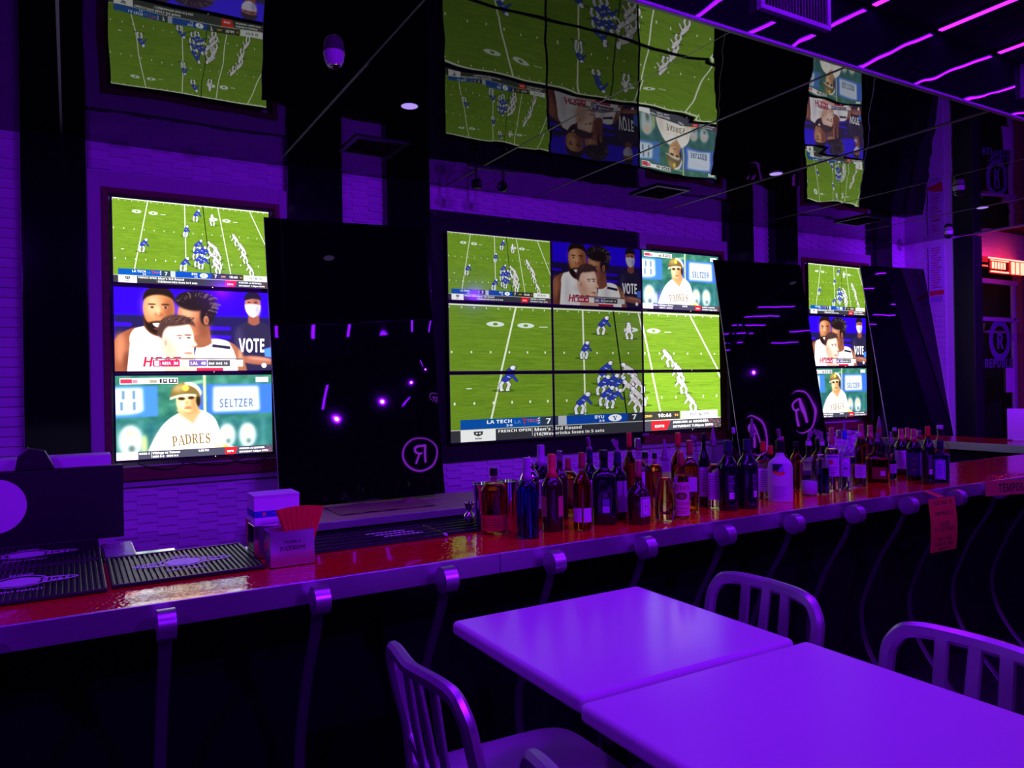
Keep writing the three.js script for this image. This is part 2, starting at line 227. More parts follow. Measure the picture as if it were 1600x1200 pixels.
  c.save(); c.transform(1, 0, -0.18, 1, 150, 640); text(c, 'HEAT', 60, 0, 120, '#b4203c'); c.restore(); c.fillStyle = '#b4203c'; c.fillRect(640, 692, 220, 28);
  // score strip
  c.fillStyle = 'rgba(95,85,92,.9)'; c.fillRect(290, 604, 740, 14); c.fillStyle = '#b31a4a'; c.fillRect(290, 622, 60, 58); c.fillStyle = '#f2eef0'; c.fillRect(304, 630, 36, 42); c.fillStyle = '#b31a4a'; c.fillRect(352, 622, 150, 58); c.fillStyle = '#f2eef0'; c.fillRect(504, 622, 72, 58); c.fillStyle = '#5a4686'; c.fillRect(578, 622, 148, 58); c.fillStyle = '#403d46'; c.fillRect(730, 622, 190, 58); c.fillStyle = '#d7d5d8'; c.fillRect(922, 622, 108, 58);
  text(c, 'MIA', 362, 652, 36, '#fff'); text(c, '34', 452, 652, 36, '#fff'); text(c, 'LAL', 588, 652, 36, '#fff'); text(c, '43', 676, 652, 36, '#fff'); text(c, '2nd  6:42  14', 738, 652, 27, '#fff'); c.fillStyle = '#f0f0f0'; c.beginPath(); c.arc(1215, 672, 22, 0, 7); c.fill();
});
const baseball = canvas(1280, 720, (c, W, H) => {
  c.fillStyle = '#2c6552'; c.fillRect(0, 0, W, H);
  for (let i = 0; i < 300; i++) soft(c, rnd() * W, rnd() * H, 20 + rnd() * 50, 10 + rnd() * 40, rnd() < 0.5 ? 'rgba(95,160,140,.16)' : 'rgba(8,46,52,.16)', 10);
  poly(c, [[0, 380], [W, 380], [W, H], [0, H]], 'rgba(30,84,98,.55)', 30);
  for (let k = 0; k < 16; k++) poly(c, [[k * 84, 400], [k * 84 + 40, 400], [k * 84 + 44, 720], [k * 84 - 4, 720]], k % 2 ? 'rgba(20,66,80,.35)' : 'rgba(130,190,190,.16)', 12);
  poly(c, [[-20, 90], [320, 90], [324, 352], [-20, 362]], '#3a70bc', 9); poly(c, [[648, 92], [690, 92], [690, 330], [648, 330]], '#3556c0', 8); poly(c, [[720, 84], [1300, 84], [1300, 352], [720, 350]], '#315ec6', 9); poly(c, [[690, -10], [712, -10], [712, 340], [690, 340]], '#b9bf8e', 4); poly(c, [[575, 60], [690, 40], [690, 70], [580, 92]], '#6f9c84', 6);
  poly(c, [[-10, 108], [205, 108], [210, 300], [170, 335, -10, 330]], '#c6d2e0', 12); poly(c, [[776, 106], [1160, 106], [1168, 326], [770, 328]], '#c9d4e4', 13);
  c.save(); c.filter = 'blur(3.5px)'; c.fillStyle = '#5c7894'; for (const [x, y] of [[48, 128], [128, 128], [34, 222], [130, 222]]) c.fillRect(x, y, 24, 74); c.fillStyle = '#c6d0df'; c.fillRect(820, 140, 290, 40); c.save(); c.translate(968, 256); c.scale(0.86, 1.25); text(c, 'SELTZER', 0, 0, 88, '#4c5c7e', 'bold', 'sans-serif', 'center'); c.restore(); c.restore();
  for (const [x, y, r] of [[110, 560, 92], [885, 548, 70], [1060, 552, 74]]) { soft(c, x, y, r, r * 1.5, '#b4c4c4', 16); soft(c, x, y - r * 0.7, r * 0.6, r * 0.5, '#c9b09a', 16); soft(c, x + 8, y + r * 0.7, r * 0.3, r * 0.34, '#51625e', 12); } soft(c, 215, 600, 20, 90, '#b7c37a', 14);
  // batter: white jersey, brown helmet with pale brim
  poly(c, [[215, 730], [262, 590, 340, 460], [400, 372, 500, 328], [600, 420, 650, 306], [770, 340, 800, 430], [838, 560, 842, 620], [900, 640, 985, 668], [960, 730]], '#f3eee4', 4); soft(c, 330, 610, 40, 120, '#ddd3c4', 30, 0.3); soft(c, 780, 560, 26, 110, '#dcd2c2', 24); soft(c, 600, 470, 22, 60, '#e2d9cb', 20);
  poly(c, [[470, 300], [640, 280], [668, 318], [600, 424], [560, 400, 492, 336]], '#c08f60', 5); c.strokeStyle = '#8d6f44'; c.lineWidth = 5; c.beginPath(); c.moveTo(486, 334); c.quadraticCurveTo(560, 410, 596, 432); c.lineTo(670, 318); c.stroke();
  soft(c, 556, 232, 86, 118, '#d9aa78', 4); soft(c, 520, 230, 34, 80, '#edc79a', 22); soft(c, 612, 260, 26, 80, '#a87748', 18); poly(c, [[470, 268], [520, 340, 560, 352], [612, 346, 632, 290], [600, 330, 556, 328], [510, 322, 470, 268]], '#a87a50', 8);
  poly(c, [[424, 214], [414, 78, 556, 62], [672, 66, 668, 200], [676, 262, 650, 268], [626, 240], [626, 176], [540, 158, 424, 214]], '#6a552a', 4); soft(c, 500, 110, 60, 34, '#a08a54', 18, -0.3); poly(c, [[540, 64], [640, 50, 676, 150], [668, 190], [650, 100, 540, 80]], '#e6e2da', 5); poly(c, [[418, 196], [520, 150, 632, 172], [630, 190], [520, 170, 420, 216]], '#cfc6b0', 4); soft(c, 546, 112, 26, 26, '#e4c044', 6); soft(c, 648, 232, 16, 44, '#241c12', 5);
  soft(c, 512, 206, 30, 14, '#2e2014', 4, 0.05); soft(c, 590, 200, 28, 13, '#2e2014', 4); soft(c, 556, 244, 12, 24, '#c08c5c', 6); soft(c, 562, 292, 34, 6, '#8f5a3e', 3); soft(c, 562, 280, 30, 5, '#7e5434', 4);
  const A = 'PADRES'; [...A].forEach((ch, i) => { c.save(); c.translate(452 + i * 54, 582 - 10 * Math.sin((i + 0.5) / 6 * Math.PI) - i * 3); c.rotate(-0.06); c.scale(0.66, 1.1); text(c, ch, 0, 0, 112, '#6d5022', 'bold', 'serif', 'center'); c.restore(); }); c.strokeStyle = '#a8946a'; c.lineWidth = 5; c.beginPath(); c.moveTo(448, 478); c.lineTo(476, 470); c.stroke();
  soft(c, 820, 640, 60, 26, '#e5c796', 8); soft(c, 870, 650, 24, 18, '#d9a93a', 6);
  // score strip and ticker
  c.fillStyle = '#f4f2f2'; c.fillRect(35, 22, 450, 50); c.fillStyle = '#d86a80'; c.fillRect(130, 36, 40, 30); c.fillStyle = '#c42a45'; c.fillRect(40, 30, 88, 36); c.fillStyle = '#8d8570'; c.fillRect(260, 36, 60, 30); c.fillStyle = '#26262c'; c.fillRect(340, 28, 18, 38); c.fillRect(368, 28, 34, 38); c.fillRect(412, 28, 68, 38); c.fillStyle = '#f0f0f0'; c.fillRect(376, 38, 18, 14); c.fillRect(424, 36, 16, 20); c.fillRect(452, 36, 18, 20); c.fillStyle = '#e4ebec'; c.fillRect(1140, 22, 110, 46); c.fillStyle = '#9fb2b4'; for (let k = 0; k < 4; k++) c.fillRect(1152 + k * 24, 34, 14, 22);
  c.fillStyle = '#3b3a4a'; c.fillRect(0, 652, W, 68); c.fillStyle = '#f0f0f0'; c.fillRect(0, 652, 165, 68); text(c, 'WEEK 4', 172, 672, 24); c.fillStyle = '#ddd'; c.fillRect(268, 658, 3, 54); text(c, 'Vikings vs Texans', 276, 672, 26); text(c, 'MIN 0-3   HOU 0-3', 276, 702, 24); text(c, '1:00 PM', 640, 672, 24); redLogo(c, 865, 654, 105, 64); text(c, 'AUBURN at GEORGIA', 985, 672, 22); text(c, 'SATURDAY 7:30pm ESPN', 985, 702, 22);
  for (let i = 0; i < 40; i++) { c.fillStyle = `rgba(235,90,120,${rnd()})`; c.fillRect(1190 + rnd() * 90, 655 + rnd() * 60, 5, 4); }
});
// ---------------------------------------------------------------- the room: floor, walls, ceilings
const WZ = -0.10, CEIL = 3.13, UP = 3.46, EDGE = 2.743, RX = 8.15, CX = 6.93, CZ = 1.95;   // wall face, soffit height, upper ceiling, soffit front edge, soffit right edge
const floorS = structure('floor'); obj('slab', bx(-3.2, 10.9, -0.1, 0, -2.4, 9.2), M.floor, floorS);
const wallBack = structure('wall_back');
obj('plaster', bx(-3.2, RX, 0, 3.7, WZ - 0.15, WZ), M.wallWhite, wallBack);
// wall above and beside the entrance glazing, behind the black end column
obj('plaster', merge([bx(RX, 9.32, 0, 3.7, WZ - 0.15, WZ), bx(9.32, 10.9, 3.11, 3.7, WZ - 0.15, WZ)]), M.wallWhite, wallBack);
const wallRight = structure('wall_right'); obj('plaster', bx(10.75, 10.9, 0, 3.7, -2.4, 9.2), M.darkRoom, wallRight);
const wallLeft = structure('wall_left'); obj('plaster', bx(-3.2, -3.05, 0, 3.7, WZ, 9.2), M.darkRoom, wallLeft);
const wallFront = structure('wall_front'); obj('plaster', bx(-3.2, 10.9, 0, 3.7, 9.05, 9.2), M.darkRoom, wallFront);
const wallSide = structure('wall_side'); obj('plaster', bx(RX - 0.01, RX + 0.13, 0, UP, WZ, 0.45), M.wallWhite, wallSide);
const wallPorch = structure('wall_porch'); obj('plaster', merge([bx(8.3, 10.9, 0, 3.7, -2.4, -2.3), bx(8.28, 8.36, 0, 3.7, -2.4, WZ - 0.16)]), std({ color: lin(0.22, 0.16, 0.08), roughness: 0.8 }), wallPorch);

// black stretch-gloss soffit panels, each slightly slack so that its mirror image wobbles
const ceiling = structure('ceiling');
obj('deck', merge([bx(-3.05, CX, CEIL + 0.012, CEIL + 0.05, WZ, EDGE - 0.01), bx(CX, RX, CEIL + 0.012, CEIL + 0.05, WZ, CZ - 0.01)]), M.blackMatte, ceiling);
function slack(x0, x1, z0, z1, k) {
  const nx = Math.max(12, Math.round((x1 - x0) / 0.03)), nz = Math.round((z1 - z0) / 0.03), P = [], N = [], I = [];
  const tx = (noise.noise(k * 7.3, 1.5, 0.2)) * 0.006, tz = (noise.noise(k * 3.1, 4.5, 0.7)) * 0.006;
  const f = (x, z) => {
    const u = (x - x0) / (x1 - x0), v = (z - z0) / (z1 - z0), rim = Math.min(1, 6 * Math.min(u, 1 - u)) * Math.min(1, 8 * Math.min(v, 1 - v));
    return rim * (0.0022 * noise.noise(x * 2.1, z * 1.3, k * 5.7) + 0.0007 * noise.noise(x * 4.3, z * 3.2, k * 2.9 + 9)) + tx * (x - x0) * 0.5 + tz * (z - z0) * 0.5;
  };
  for (let j = 0; j <= nz; j++) for (let i = 0; i <= nx; i++) {
    const x = x0 + (x1 - x0) * i / nx, z = z0 + (z1 - z0) * j / nz, e = 0.004;
    P.push(x, CEIL + f(x, z), z);
    const n = new THREE.Vector3((f(x + e, z) - f(x - e, z)) / (2 * e), -1, (f(x, z + e) - f(x, z - e)) / (2 * e)).normalize(); N.push(n.x, n.y, n.z);
    if (i && j) { const a = (j - 1) * (nx + 1) + i - 1, b = a + 1, c = j * (nx + 1) + i, d = c - 1; I.push(a, b, c, a, c, d); }
  }
  const g = new THREE.BufferGeometry(); g.setAttribute('position', new THREE.Float32BufferAttribute(P, 3)); g.setAttribute('normal', new THREE.Float32BufferAttribute(N, 3)); g.setIndex(I);
  return g;
}
const seams = [-3.05, -1.25, -0.02, 1.2, 2.44, 3.21, 4.47, 5.66, 6.93, RX];
for (let k = 0; k + 1 < seams.length; k++) obj('gloss_panel', slack(seams[k], seams[k + 1], WZ, (seams[k] >= CX ? CZ : EDGE) - 0.006, k + 1), M.blackGloss, ceiling);
for (let k = 1; k + 1 < seams.length; k++) obj('seam_strip', bx(seams[k] - 0.006, seams[k] + 0.006, CEIL - 0.003, CEIL + 0.004, WZ, (seams[k] > CX - 0.01 ? CZ : EDGE) - 0.006), M.seam, ceiling);
// gloss face of the soffit step and its edge profile; the higher ceiling of the room beyond it
function fasciaGeo() {
  const g = new THREE.PlaneGeometry(CX + 3.05, UP - CEIL, 260, 12), p = g.attributes.position, n = g.attributes.normal;
  const f = (x, y) => 0.006 * noise.noise(x * 2.6, y * 3, 20.5) + 0.0016 * noise.noise(x * 7, y * 5, 3.5);
  for (let i = 0; i < p.count; i++) { const x = p.getX(i), y = p.getY(i), e = 0.005; p.setZ(i, f(x, y)); const v = new THREE.Vector3(-(f(x + e, y) - f(x - e, y)) / (2 * e), -(f(x, y + e) - f(x, y - e)) / (2 * e), 1).normalize(); n.setXYZ(i, v.x, v.y, v.z); }
  return g.translate((CX - 3.05) / 2, (UP + CEIL) / 2, EDGE);
}
const fascia = structure('trim_1'); obj('gloss_face', fasciaGeo(), M.blackGloss, fascia);
obj('backing', bx(-3.05, CX, CEIL, UP, EDGE - 0.03, EDGE - 0.012), M.blackMatte, fascia);
obj('edge_profile', merge([rbx(-3.05, CX + 0.012, CEIL - 0.009, CEIL + 0.006, EDGE - 0.014, EDGE + 0.008, 0.003), rbx(RX - 0.014, RX + 0.012, CEIL - 0.012, CEIL + 0.01, 0.66, CZ, 0.003)]), std({ color: lin(0.22, 0.22, 0.23), roughness: 0.4, metalness: 0.3 }), fascia);
obj('end_face', merge([bx(RX, RX + 0.02, CEIL, UP, 0.66, CZ), bx(CX, CX + 0.02, CEIL, UP, CZ, EDGE), bx(CX, RX, CEIL, UP, CZ - 0.02, CZ)]), M.blackGloss, fascia);
const upper = structure('ceiling_upper');
obj('deck', merge([bx(-3.2, 10.9, UP, UP + 0.1, EDGE - 0.02, 9.2), bx(RX, 10.9, UP, UP + 0.1, WZ - 2.4, EDGE - 0.02), bx(-3.2, RX, UP, UP + 0.1, WZ - 0.15, EDGE - 0.02)]), std({ color: lin(0.004, 0.004, 0.0045), roughness: 0.95 }), upper);

// ---------------------------------------------------------------- wedge-faced wall tiles
const covered = [[-0.22, 0.10, 0, 4], [0.09, 1.26, 1.08, 2.95], [1.05, 2.28, 0, 2.74], [1.256, 1.622, 0, 4], [1.945, 2.273, 0, 4], [2.27, 4.26, 1.12, 2.95], [4.2, 5.30, 1.08, 2.95], [5.06, 6.25, 0, 2.74], [5.293, 5.614, 0, 4], [5.914, 6.237, 0, 4], [6.2, 7.44, 1.08, 2.95], [7.17, 8.2, 0, 2.8], [7.428, 7.765, 0, 4]];
const TWD = 0.115, THT = 0.056, cand = [];
for (let i = 0; i < 84; i++) for (let j = 0; j < 56; j++) {
  const x0 = -1.5 + i * TWD, y0 = (i % 2) * THT / 2 + j * THT, x1 = Math.min(x0 + TWD, RX - 0.012), y1 = Math.min(y0 + THT, CEIL - 0.002);
  if (x1 - x0 < 0.05 || y1 - y0 < 0.02 || y0 < 0.25) continue;
  const cx = (x0 + x1) / 2, cy = (y0 + y1) / 2;
  if (covered.some(([a, b, c, d]) => cx > a + 0.02 && cx < b - 0.02 && cy > c && cy < d)) continue;
  if (cx < -1.1 && cy < 1.3) continue;
  cand.push({ x0, x1, y0, y1, d: Math.hypot(cx - 0.3, (cy - 1.0) * 0.7, 5.1) + (cy < 0.55 ? 2 : 0) + (cx < -0.45 ? 2 : 0) });
}
cand.sort((a, b) => a.d - b.d);
const wedge = (w, h, p0, p1) => { const s = new THREE.Shape([[0, -h / 2], [p1, -h / 2], [p1, -h / 2 + 0.003], [p0, h / 2], [0, h / 2]].map(([a, b]) => new THREE.Vector2(a, b))); return new THREE.ExtrudeGeometry(s, { depth: w - 0.0004, bevelEnabled: false }).translate(0, 0, -(w - 0.0004) / 2).rotateY(-Math.PI / 2); };
const wedges = [0.015, 0.0175, 0.0202].map((p) => wedge(TWD, THT - 0.0045, 0.003, p));
const rest = [];
cand.forEach((t, i) => {
  const full = t.x1 - t.x0 > TWD - 0.002 && t.y1 - t.y0 > THT - 0.002, v = Math.floor(rnd() * 3);
  const g = full ? wedges[v] : wedge(t.x1 - t.x0, t.y1 - t.y0 - 0.0045, 0.003, 0.016), cx = (t.x0 + t.x1) / 2, cy = (t.y0 + t.y1) / 2;
  if (i < 300) { const m = obj('wall_tile', g, rnd() < 0.5 ? M.tileA : M.tileB, wallBack); m.position.set(cx, cy, WZ); }
  else rest.push(g.clone().translate(cx, cy, WZ));
});
{ const m = obj('wall_tiles', merge(rest), M.tileA, wallBack); m.userData.kind = 'stuff'; }
{ const list = []; const side = wedge(0.115, 0.055, 0.002, 0.008).rotateY(-Math.PI / 2); for (let i = 0; i < 4; i++) for (let j = 10; j < 60; j++) { const z = WZ + 0.06 + i * 0.115, y = j * 0.056 + (i % 2) * 0.028; if (z < 0.4 && y < CEIL - 0.03) list.push(side.clone().translate(RX - 0.01, y, z)); }
  const top = wedge(0.115, 0.055, 0.002, 0.008); for (let i = 0; i < 22; i++) for (let j = 0; j < 6; j++) list.push(top.clone().translate(RX + 0.25 + i * 0.115, 3.15 + j * 0.056 + (i % 2) * 0.02, WZ));
  const m = obj('wall_tiles', merge(list), M.tileB, wallSide); m.userData.kind = 'stuff'; }

// black laminate pilasters running floor to soffit
[[-0.222, 0.10], [1.256, 1.622], [1.945, 2.273], [5.293, 5.614], [5.914, 6.237], [7.428, 7.765]].forEach(([a, b], k) => structMesh(`trim_${k + 2}`, rbx(a, b, 0, CEIL - 0.004, WZ, 0.0, 0.004), phy({ color: lin(0.004, 0.004, 0.005), roughness: 0.12 })));
structMesh('trim_8', rbx(RX - 0.02, RX + 0.14, 0, CEIL - 0.014, 0.455, 0.66, 0.004), M.blackSatin);

// timber window casings that hold three of the screen stacks
function casing(n, x0, x1, top) {
  const s = structure(`window_${n}`), y0 = 1.10, z0 = WZ;
  const yo = top + 0.155, yi = top + 0.06, xl = x0 + 0.075, xr = x1 - 0.055;
  obj('casing_board', merge([rbx(x0, xl, y0, yo, z0, -0.028, 0.003), rbx(xr, x1, y0, yo, z0, -0.028, 0.003), rbx(xl, xr, yi, yo, z0, -0.029, 0.003)]), M.paintTrim, s);
  obj('timber_lining', merge([rbx(xl, xl + 0.035, y0 + 0.06, yi, z0, -0.012, 0.003), rbx(xr - 0.03, xr, y0 + 0.06, yi, z0, -0.012, 0.003), rbx(xl + 0.035, xr - 0.03, yi - 0.035, yi, z0, -0.014, 0.003)]), M.wood, s);
  obj('sill', rbx(x0, x1, y0 + 0.012, y0 + 0.085, z0, -0.005, 0.004), M.wood, s);
  obj('sill_nosing', rbx(x0, x1, y0 - 0.03, y0 + 0.01, z0, -0.045, 0.003), M.paintTrim, s);
}
casing(1, 0.10, 1.256, 2.791); casing(2, 4.245, 5.293, 2.777); casing(3, 6.237, 7.428, 2.804);
// ---------------------------------------------------------------- television screens
const TVW = 0.9, TVH = 0.501, PX = 0.9178, PY = 0.5269;
const feeds = { football, basketball, baseball }, feedMat = {};
function screenMat(feed, power) {
  const k = feed + power;
  return feedMat[k] ??= phy({ color: lin(0.004, 0.004, 0.004), roughness: 0.1, specularIntensity: 0.12, emissive: 0xffffff, emissiveMap: feeds[feed], emissiveIntensity: power });
}
function television(x, top, feed, uv, power, label, group) {
  const t = thing('television', label, 'television', [x + TVW / 2, top - TVH, 0], 0, group);
  const b = 0.0085;
  const shape = new THREE.Shape([[-TVW / 2 - b, -b - 0.003], [TVW / 2 + b, -b - 0.003], [TVW / 2 + b, TVH + b], [-TVW / 2 - b, TVH + b]].map(([a, c]) => new THREE.Vector2(a, c)));
  shape.holes.push(new THREE.Path([[-TVW / 2, 0], [-TVW / 2, TVH], [TVW / 2, TVH], [TVW / 2, 0]].map(([a, c]) => new THREE.Vector2(a, c))));
  obj('bezel', new THREE.ExtrudeGeometry(shape, { depth: 0.008, bevelEnabled: true, bevelSize: 0.001, bevelThickness: 0.001, bevelSegments: 1 }).translate(0, 0, -0.006), M.blackSatin, t);
  obj('housing', rbx(-TVW / 2 + 0.004, TVW / 2 - 0.004, 0.004, TVH - 0.004, -0.05, -0.007, 0.004), M.blackSatin, t);
  const g = new THREE.PlaneGeometry(TVW, TVH).translate(0, TVH / 2, 0), a = g.attributes.uv;
  for (let i = 0; i < a.count; i++) a.setXY(i, uv[0] + (uv[2] - uv[0]) * a.getX(i), uv[1] + (uv[3] - uv[1]) * a.getY(i));
  obj('screen', g, screenMat(feed, power), t);
  const L = new THREE.RectAreaLight(feed === 'football' ? lin(0.55, 0.8, 0.3) : feed === 'basketball' ? lin(0.7, 0.5, 1) : lin(0.8, 0.9, 1), TV_HALO * power, TVW, TVH);
  L.position.set(0, TVH / 2, 0.004); L.rotation.y = Math.PI; t.add(L); L.name = 'screen_light';
  if (power > 1.2) obj('standby_lamp', new THREE.SphereGeometry(0.0025, 8, 6).translate(0.1, -0.006, 0.003), std({ color: 0x000000, emissive: lin(1, 0.75, 0.4), emissiveIntensity: 4 }), t);
  return t;
}
const FULL = [0, 0, 1, 1], BRIGHT = 1.75, DIM = 0.88;
[['football', 'top', 'football'], ['basketball', 'middle', 'basketball players'], ['baseball', 'bottom', 'a baseball batter']].forEach(([feed, where, what], i) => {
  television(0.229, 2.791 - i * PY, feed, FULL, BRIGHT * [1.0, 1.55, 1.5][i], `${where} screen of the left stack of three, showing ${what}`, 'screens stacked in threes');
  television(6.378, 2.804 - i * PY, feed, FULL, BRIGHT * [0.95, 1.1, 1.15][i], `${where} screen of the small far right stack, showing ${what}`, 'screens stacked in threes');
});
television(2.405, 2.777, 'football', FULL, DIM, 'upper left screen of the central video wall, showing the whole football field', 'video wall screens');
television(2.405 + PX, 2.777, 'basketball', FULL, DIM * 0.5, 'upper middle screen of the central video wall, showing basketball players', 'video wall screens');
television(2.405 + 2 * PX, 2.777, 'baseball', FULL, BRIGHT * 1.3, 'upper right screen of the central video wall, showing a baseball batter', 'video wall screens');
const rowName = ['middle', 'lower'], colName = ['left', 'middle', 'right'];
for (let r = 0; r < 2; r++) for (let k = 0; k < 3; k++)
  television(2.405 + k * PX, 2.777 - (r + 1) * PY, 'football', [k / 3, r ? 0 : 0.5, (k + 1) / 3, r ? 0.5 : 1], k === 2 ? BRIGHT * (r ? 1.55 : 1.3) : DIM * (k ? 0.82 : 1), `${rowName[r]} row ${colName[k]} screen of the central video wall, ${r ? 'with score and ticker along its foot' : 'showing enlarged football turf'}`, 'video wall screens');
{ const b = thing('backing_board', 'black mounting board behind the left part of the video wall', 'board', [3.262, 1.075, WZ]);
  obj('panel', rbx(-0.985, 0.98, 0, 1.865, 0.021, 0.046, 0.003), M.blackMatte, b);
  for (let k = 0; k < 4; k++) obj('screw', cyl(0.006, 0.006, 0.004, 12).rotateX(Math.PI / 2).translate(-0.93 + k * 0.62, 1.835, 0.048), M.steel, b); }

// leaning black acrylic mirror sheets between the screen stacks
function mirrorSheet(x0, w, top, bottom, psi, tilt, bend, label) {
  const h = (top - bottom) / Math.cos(tilt), t = thing('black_acrylic_panel', label, 'panel', [x0, bottom, 0.02 + (top - bottom) * Math.tan(tilt)], 0, 'leaning black acrylic panels');
  const nx = 60, ny = 60, geo = (off, flip) => {
    const P = [], N = [], I = [];
    const f = (x, y) => x * Math.tan(psi) + bend * Math.pow(Math.max(0, (x / w - 0.66) / 0.34), 2.5) * THREE.MathUtils.smoothstep(y, 0.55, 0.95) - y * Math.tan(tilt) + 0.0007 * noise.noise(x * 2.2 + x0, y * 2.0, 3.3) + 0.0002 * noise.noise(x * 6 + x0, y * 5, 8.1);
    for (let j = 0; j <= ny; j++) for (let i = 0; i <= nx; i++) {
      const x = w * i / nx, y = (top - bottom) * j / ny, e = 0.003; P.push(x, y, f(x, y) + off);
      const n = new THREE.Vector3(-(f(x + e, y) - f(x - e, y)) / (2 * e), -(f(x, y + e) - f(x, y - e)) / (2 * e), 1).normalize().multiplyScalar(flip ? -1 : 1); N.push(n.x, n.y, n.z);
      if (i && j) { const a = (j - 1) * (nx + 1) + i - 1, b = a + 1, c = j * (nx + 1) + i, d = c - 1; flip ? I.push(a, c, b, a, d, c) : I.push(a, b, c, a, c, d); }
    }
    const g = new THREE.BufferGeometry(); g.setAttribute('position', new THREE.Float32BufferAttribute(P, 3)); g.setAttribute('normal', new THREE.Float32BufferAttribute(N, 3)); g.setAttribute('uv', new THREE.BufferAttribute(new Float32Array(P.length / 3 * 2), 2)); g.setIndex(I);
    return g;
  };
  obj('sheet', merge([geo(0, false), geo(-0.008, true)]), M.blackPanel, t);
  const zt = -(top - bottom) * Math.tan(tilt);
  obj('polished_edge', sweep([[0, 0, -0.004], [0, (top - bottom) / 2, zt / 2 - 0.004], [0, top - bottom, zt - 0.004]], 0.009, 0.004, [0, 0, 1], { samples: 4 }), std({ color: lin(0.25, 0.24, 0.24), roughness: 0.35 }), t);
  return t;
}
const TILT = THREE.MathUtils.degToRad(9.2), PSI = THREE.MathUtils.degToRad(7);
mirrorSheet(1.095, 1.05, 2.75, 0.93, PSI, TILT, 0.03, 'tall leaning black acrylic sheet between the left stack and the video wall');
mirrorSheet(5.06, 1.02, 2.745, 0.93, PSI, TILT, 0.0, 'leaning black acrylic sheet right of the video wall with mirrored round letters');
mirrorSheet(7.17, 0.945, 2.83, 0.93, PSI, TILT, 0.0, 'leaning black acrylic sheet beside the far right screen stack');
// ---------------------------------------------------------------- LED strips on the higher ceiling
function ledStrip(x, z, len, along, label, group) {   // along: 'z' or 'x'
  const t = thing('led_strip', label, 'light', [x, UP, z], along === 'x' ? Math.PI / 2 : 0, group);
  obj('channel', bx(-0.02, 0.02, -0.012, 0, -len / 2 - 0.01, len / 2 + 0.01), M.strip, t);
  obj('diffuser', bx(-0.015, 0.015, -0.016, -0.0125, -len / 2, len / 2), M.led, t);
  const L = new THREE.RectAreaLight(PURPLE, LED_LIGHT, 0.03, len); L.position.set(0, -0.0175, 0); L.rotation.x = -Math.PI / 2; L.name = 'strip_light'; t.add(L);
}
const frontX = []; for (let x = -2.01; x < 3.1; x += 0.39) frontX.push(x); frontX.push(3.38, 3.93, 4.5, 5.1, 5.7, 6.3);
frontX.forEach((x) => ledStrip(x, 3.325, 1.12, 'z', 'violet light strip running back from the soffit edge on the ceiling', 'violet strips along the soffit'));
for (let x = -1.9; x < 6.5; x += 1.2) ledStrip(x, 6.3, 1.2, 'z', 'violet light strip seen mirrored low in the black acrylic sheets', 'violet strips deep in the room');
for (let k = 0; k < 9; k++) ledStrip(7.78, 2.82 + k * 0.34, 0.62, 'x', 'short violet crosswise light strip mirrored in the acrylic sheet right of the video wall', 'crosswise violet strips');
for (let k = 0; k < 8; k++) ledStrip(10.25, 1.72 + k * 0.42, 0.42, 'x', 'short violet crosswise light strip mirrored in the far right acrylic sheet', 'crosswise violet strips at the far end');
for (let k = 0; k < 7; k++) ledStrip(8.95, 1.5 + k * 0.46, 0.5, 'x', 'violet crosswise light strip over the far end of the bar, mirrored near the sheet top', 'crosswise violet strips over the bar end');
// violet wash lamps hung over the room behind the viewer, aimed at the back wall; they show as small dots in the acrylic sheets
function washLamp(x, y, z, ax, ay, label, power = 1, az = 0, cone = 0.8) {
  const t = thing('wash_lamp', label, 'spotlight', [x, y, z], 0, 'violet wash lamps'), d = new THREE.Vector3(ax - x, ay - y, az - z).normalize(), q = new THREE.Quaternion().setFromUnitVectors(new THREE.Vector3(0, -1, 0), d);
  obj('can', lathe([[0, 0.1], [0.05, 0.1], [0.062, 0.02], [0.064, -0.06], [0.06, -0.06], [0.056, 0.0], [0, 0.01]], 28).applyQuaternion(q), M.blackSatin, t);
  obj('lens', cyl(0.054, 0.054, 0.006, 28).translate(0, -0.03, 0).applyQuaternion(q), std({ color: 0x000000, emissive: PURPLE, emissiveIntensity: 2.5 }), t);
  obj('yoke', merge([rbx(-0.075, -0.068, -0.01, 0.12, -0.012, 0.012, 0.002), rbx(0.068, 0.075, -0.01, 0.12, -0.012, 0.012, 0.002), rbx(-0.075, 0.075, 0.12, 0.128, -0.012, 0.012, 0.002), bx(-0.008, 0.008, 0.128, UP - y, -0.008, 0.008)]), M.blackSatin, t);
  const L = new THREE.SpotLight(PURPLE, WASH * power, 0, cone, 0.6, 2); L.position.copy(d).multiplyScalar(0.045); L.target.position.copy(d).multiplyScalar(3); L.shadow.radius = 1; L.castShadow = true; L.name = 'wash_light'; t.add(L, L.target);
}
washLamp(-1.5, 3.0, 5.3, -0.9, 1.2, 'violet wash lamp hung over the room at the far left, out of direct view');
washLamp(1.8, 3.0, 5.79, 0.6, 1.1, 'violet wash lamp seen as the lower dot in the left acrylic sheet');
washLamp(2.37, 3.0, 5.06, 3.0, 1.3, 'violet wash lamp seen as the upper dot in the left acrylic sheet');
washLamp(5.3, 3.0, 5.2, 5.4, 1.9, 'violet wash lamp hung over the middle of the room, out of direct view');
washLamp(6.3, 3.0, 4.2, 8.15, 1.9, 'violet wash lamp over the bar end, aimed at the bright right return wall', 4.5, 0.3, 0.42);
washLamp(8.26, 3.0, 4.38, 7.9, 1.9, 'violet wash lamp seen as a dot in the sheet right of the video wall');
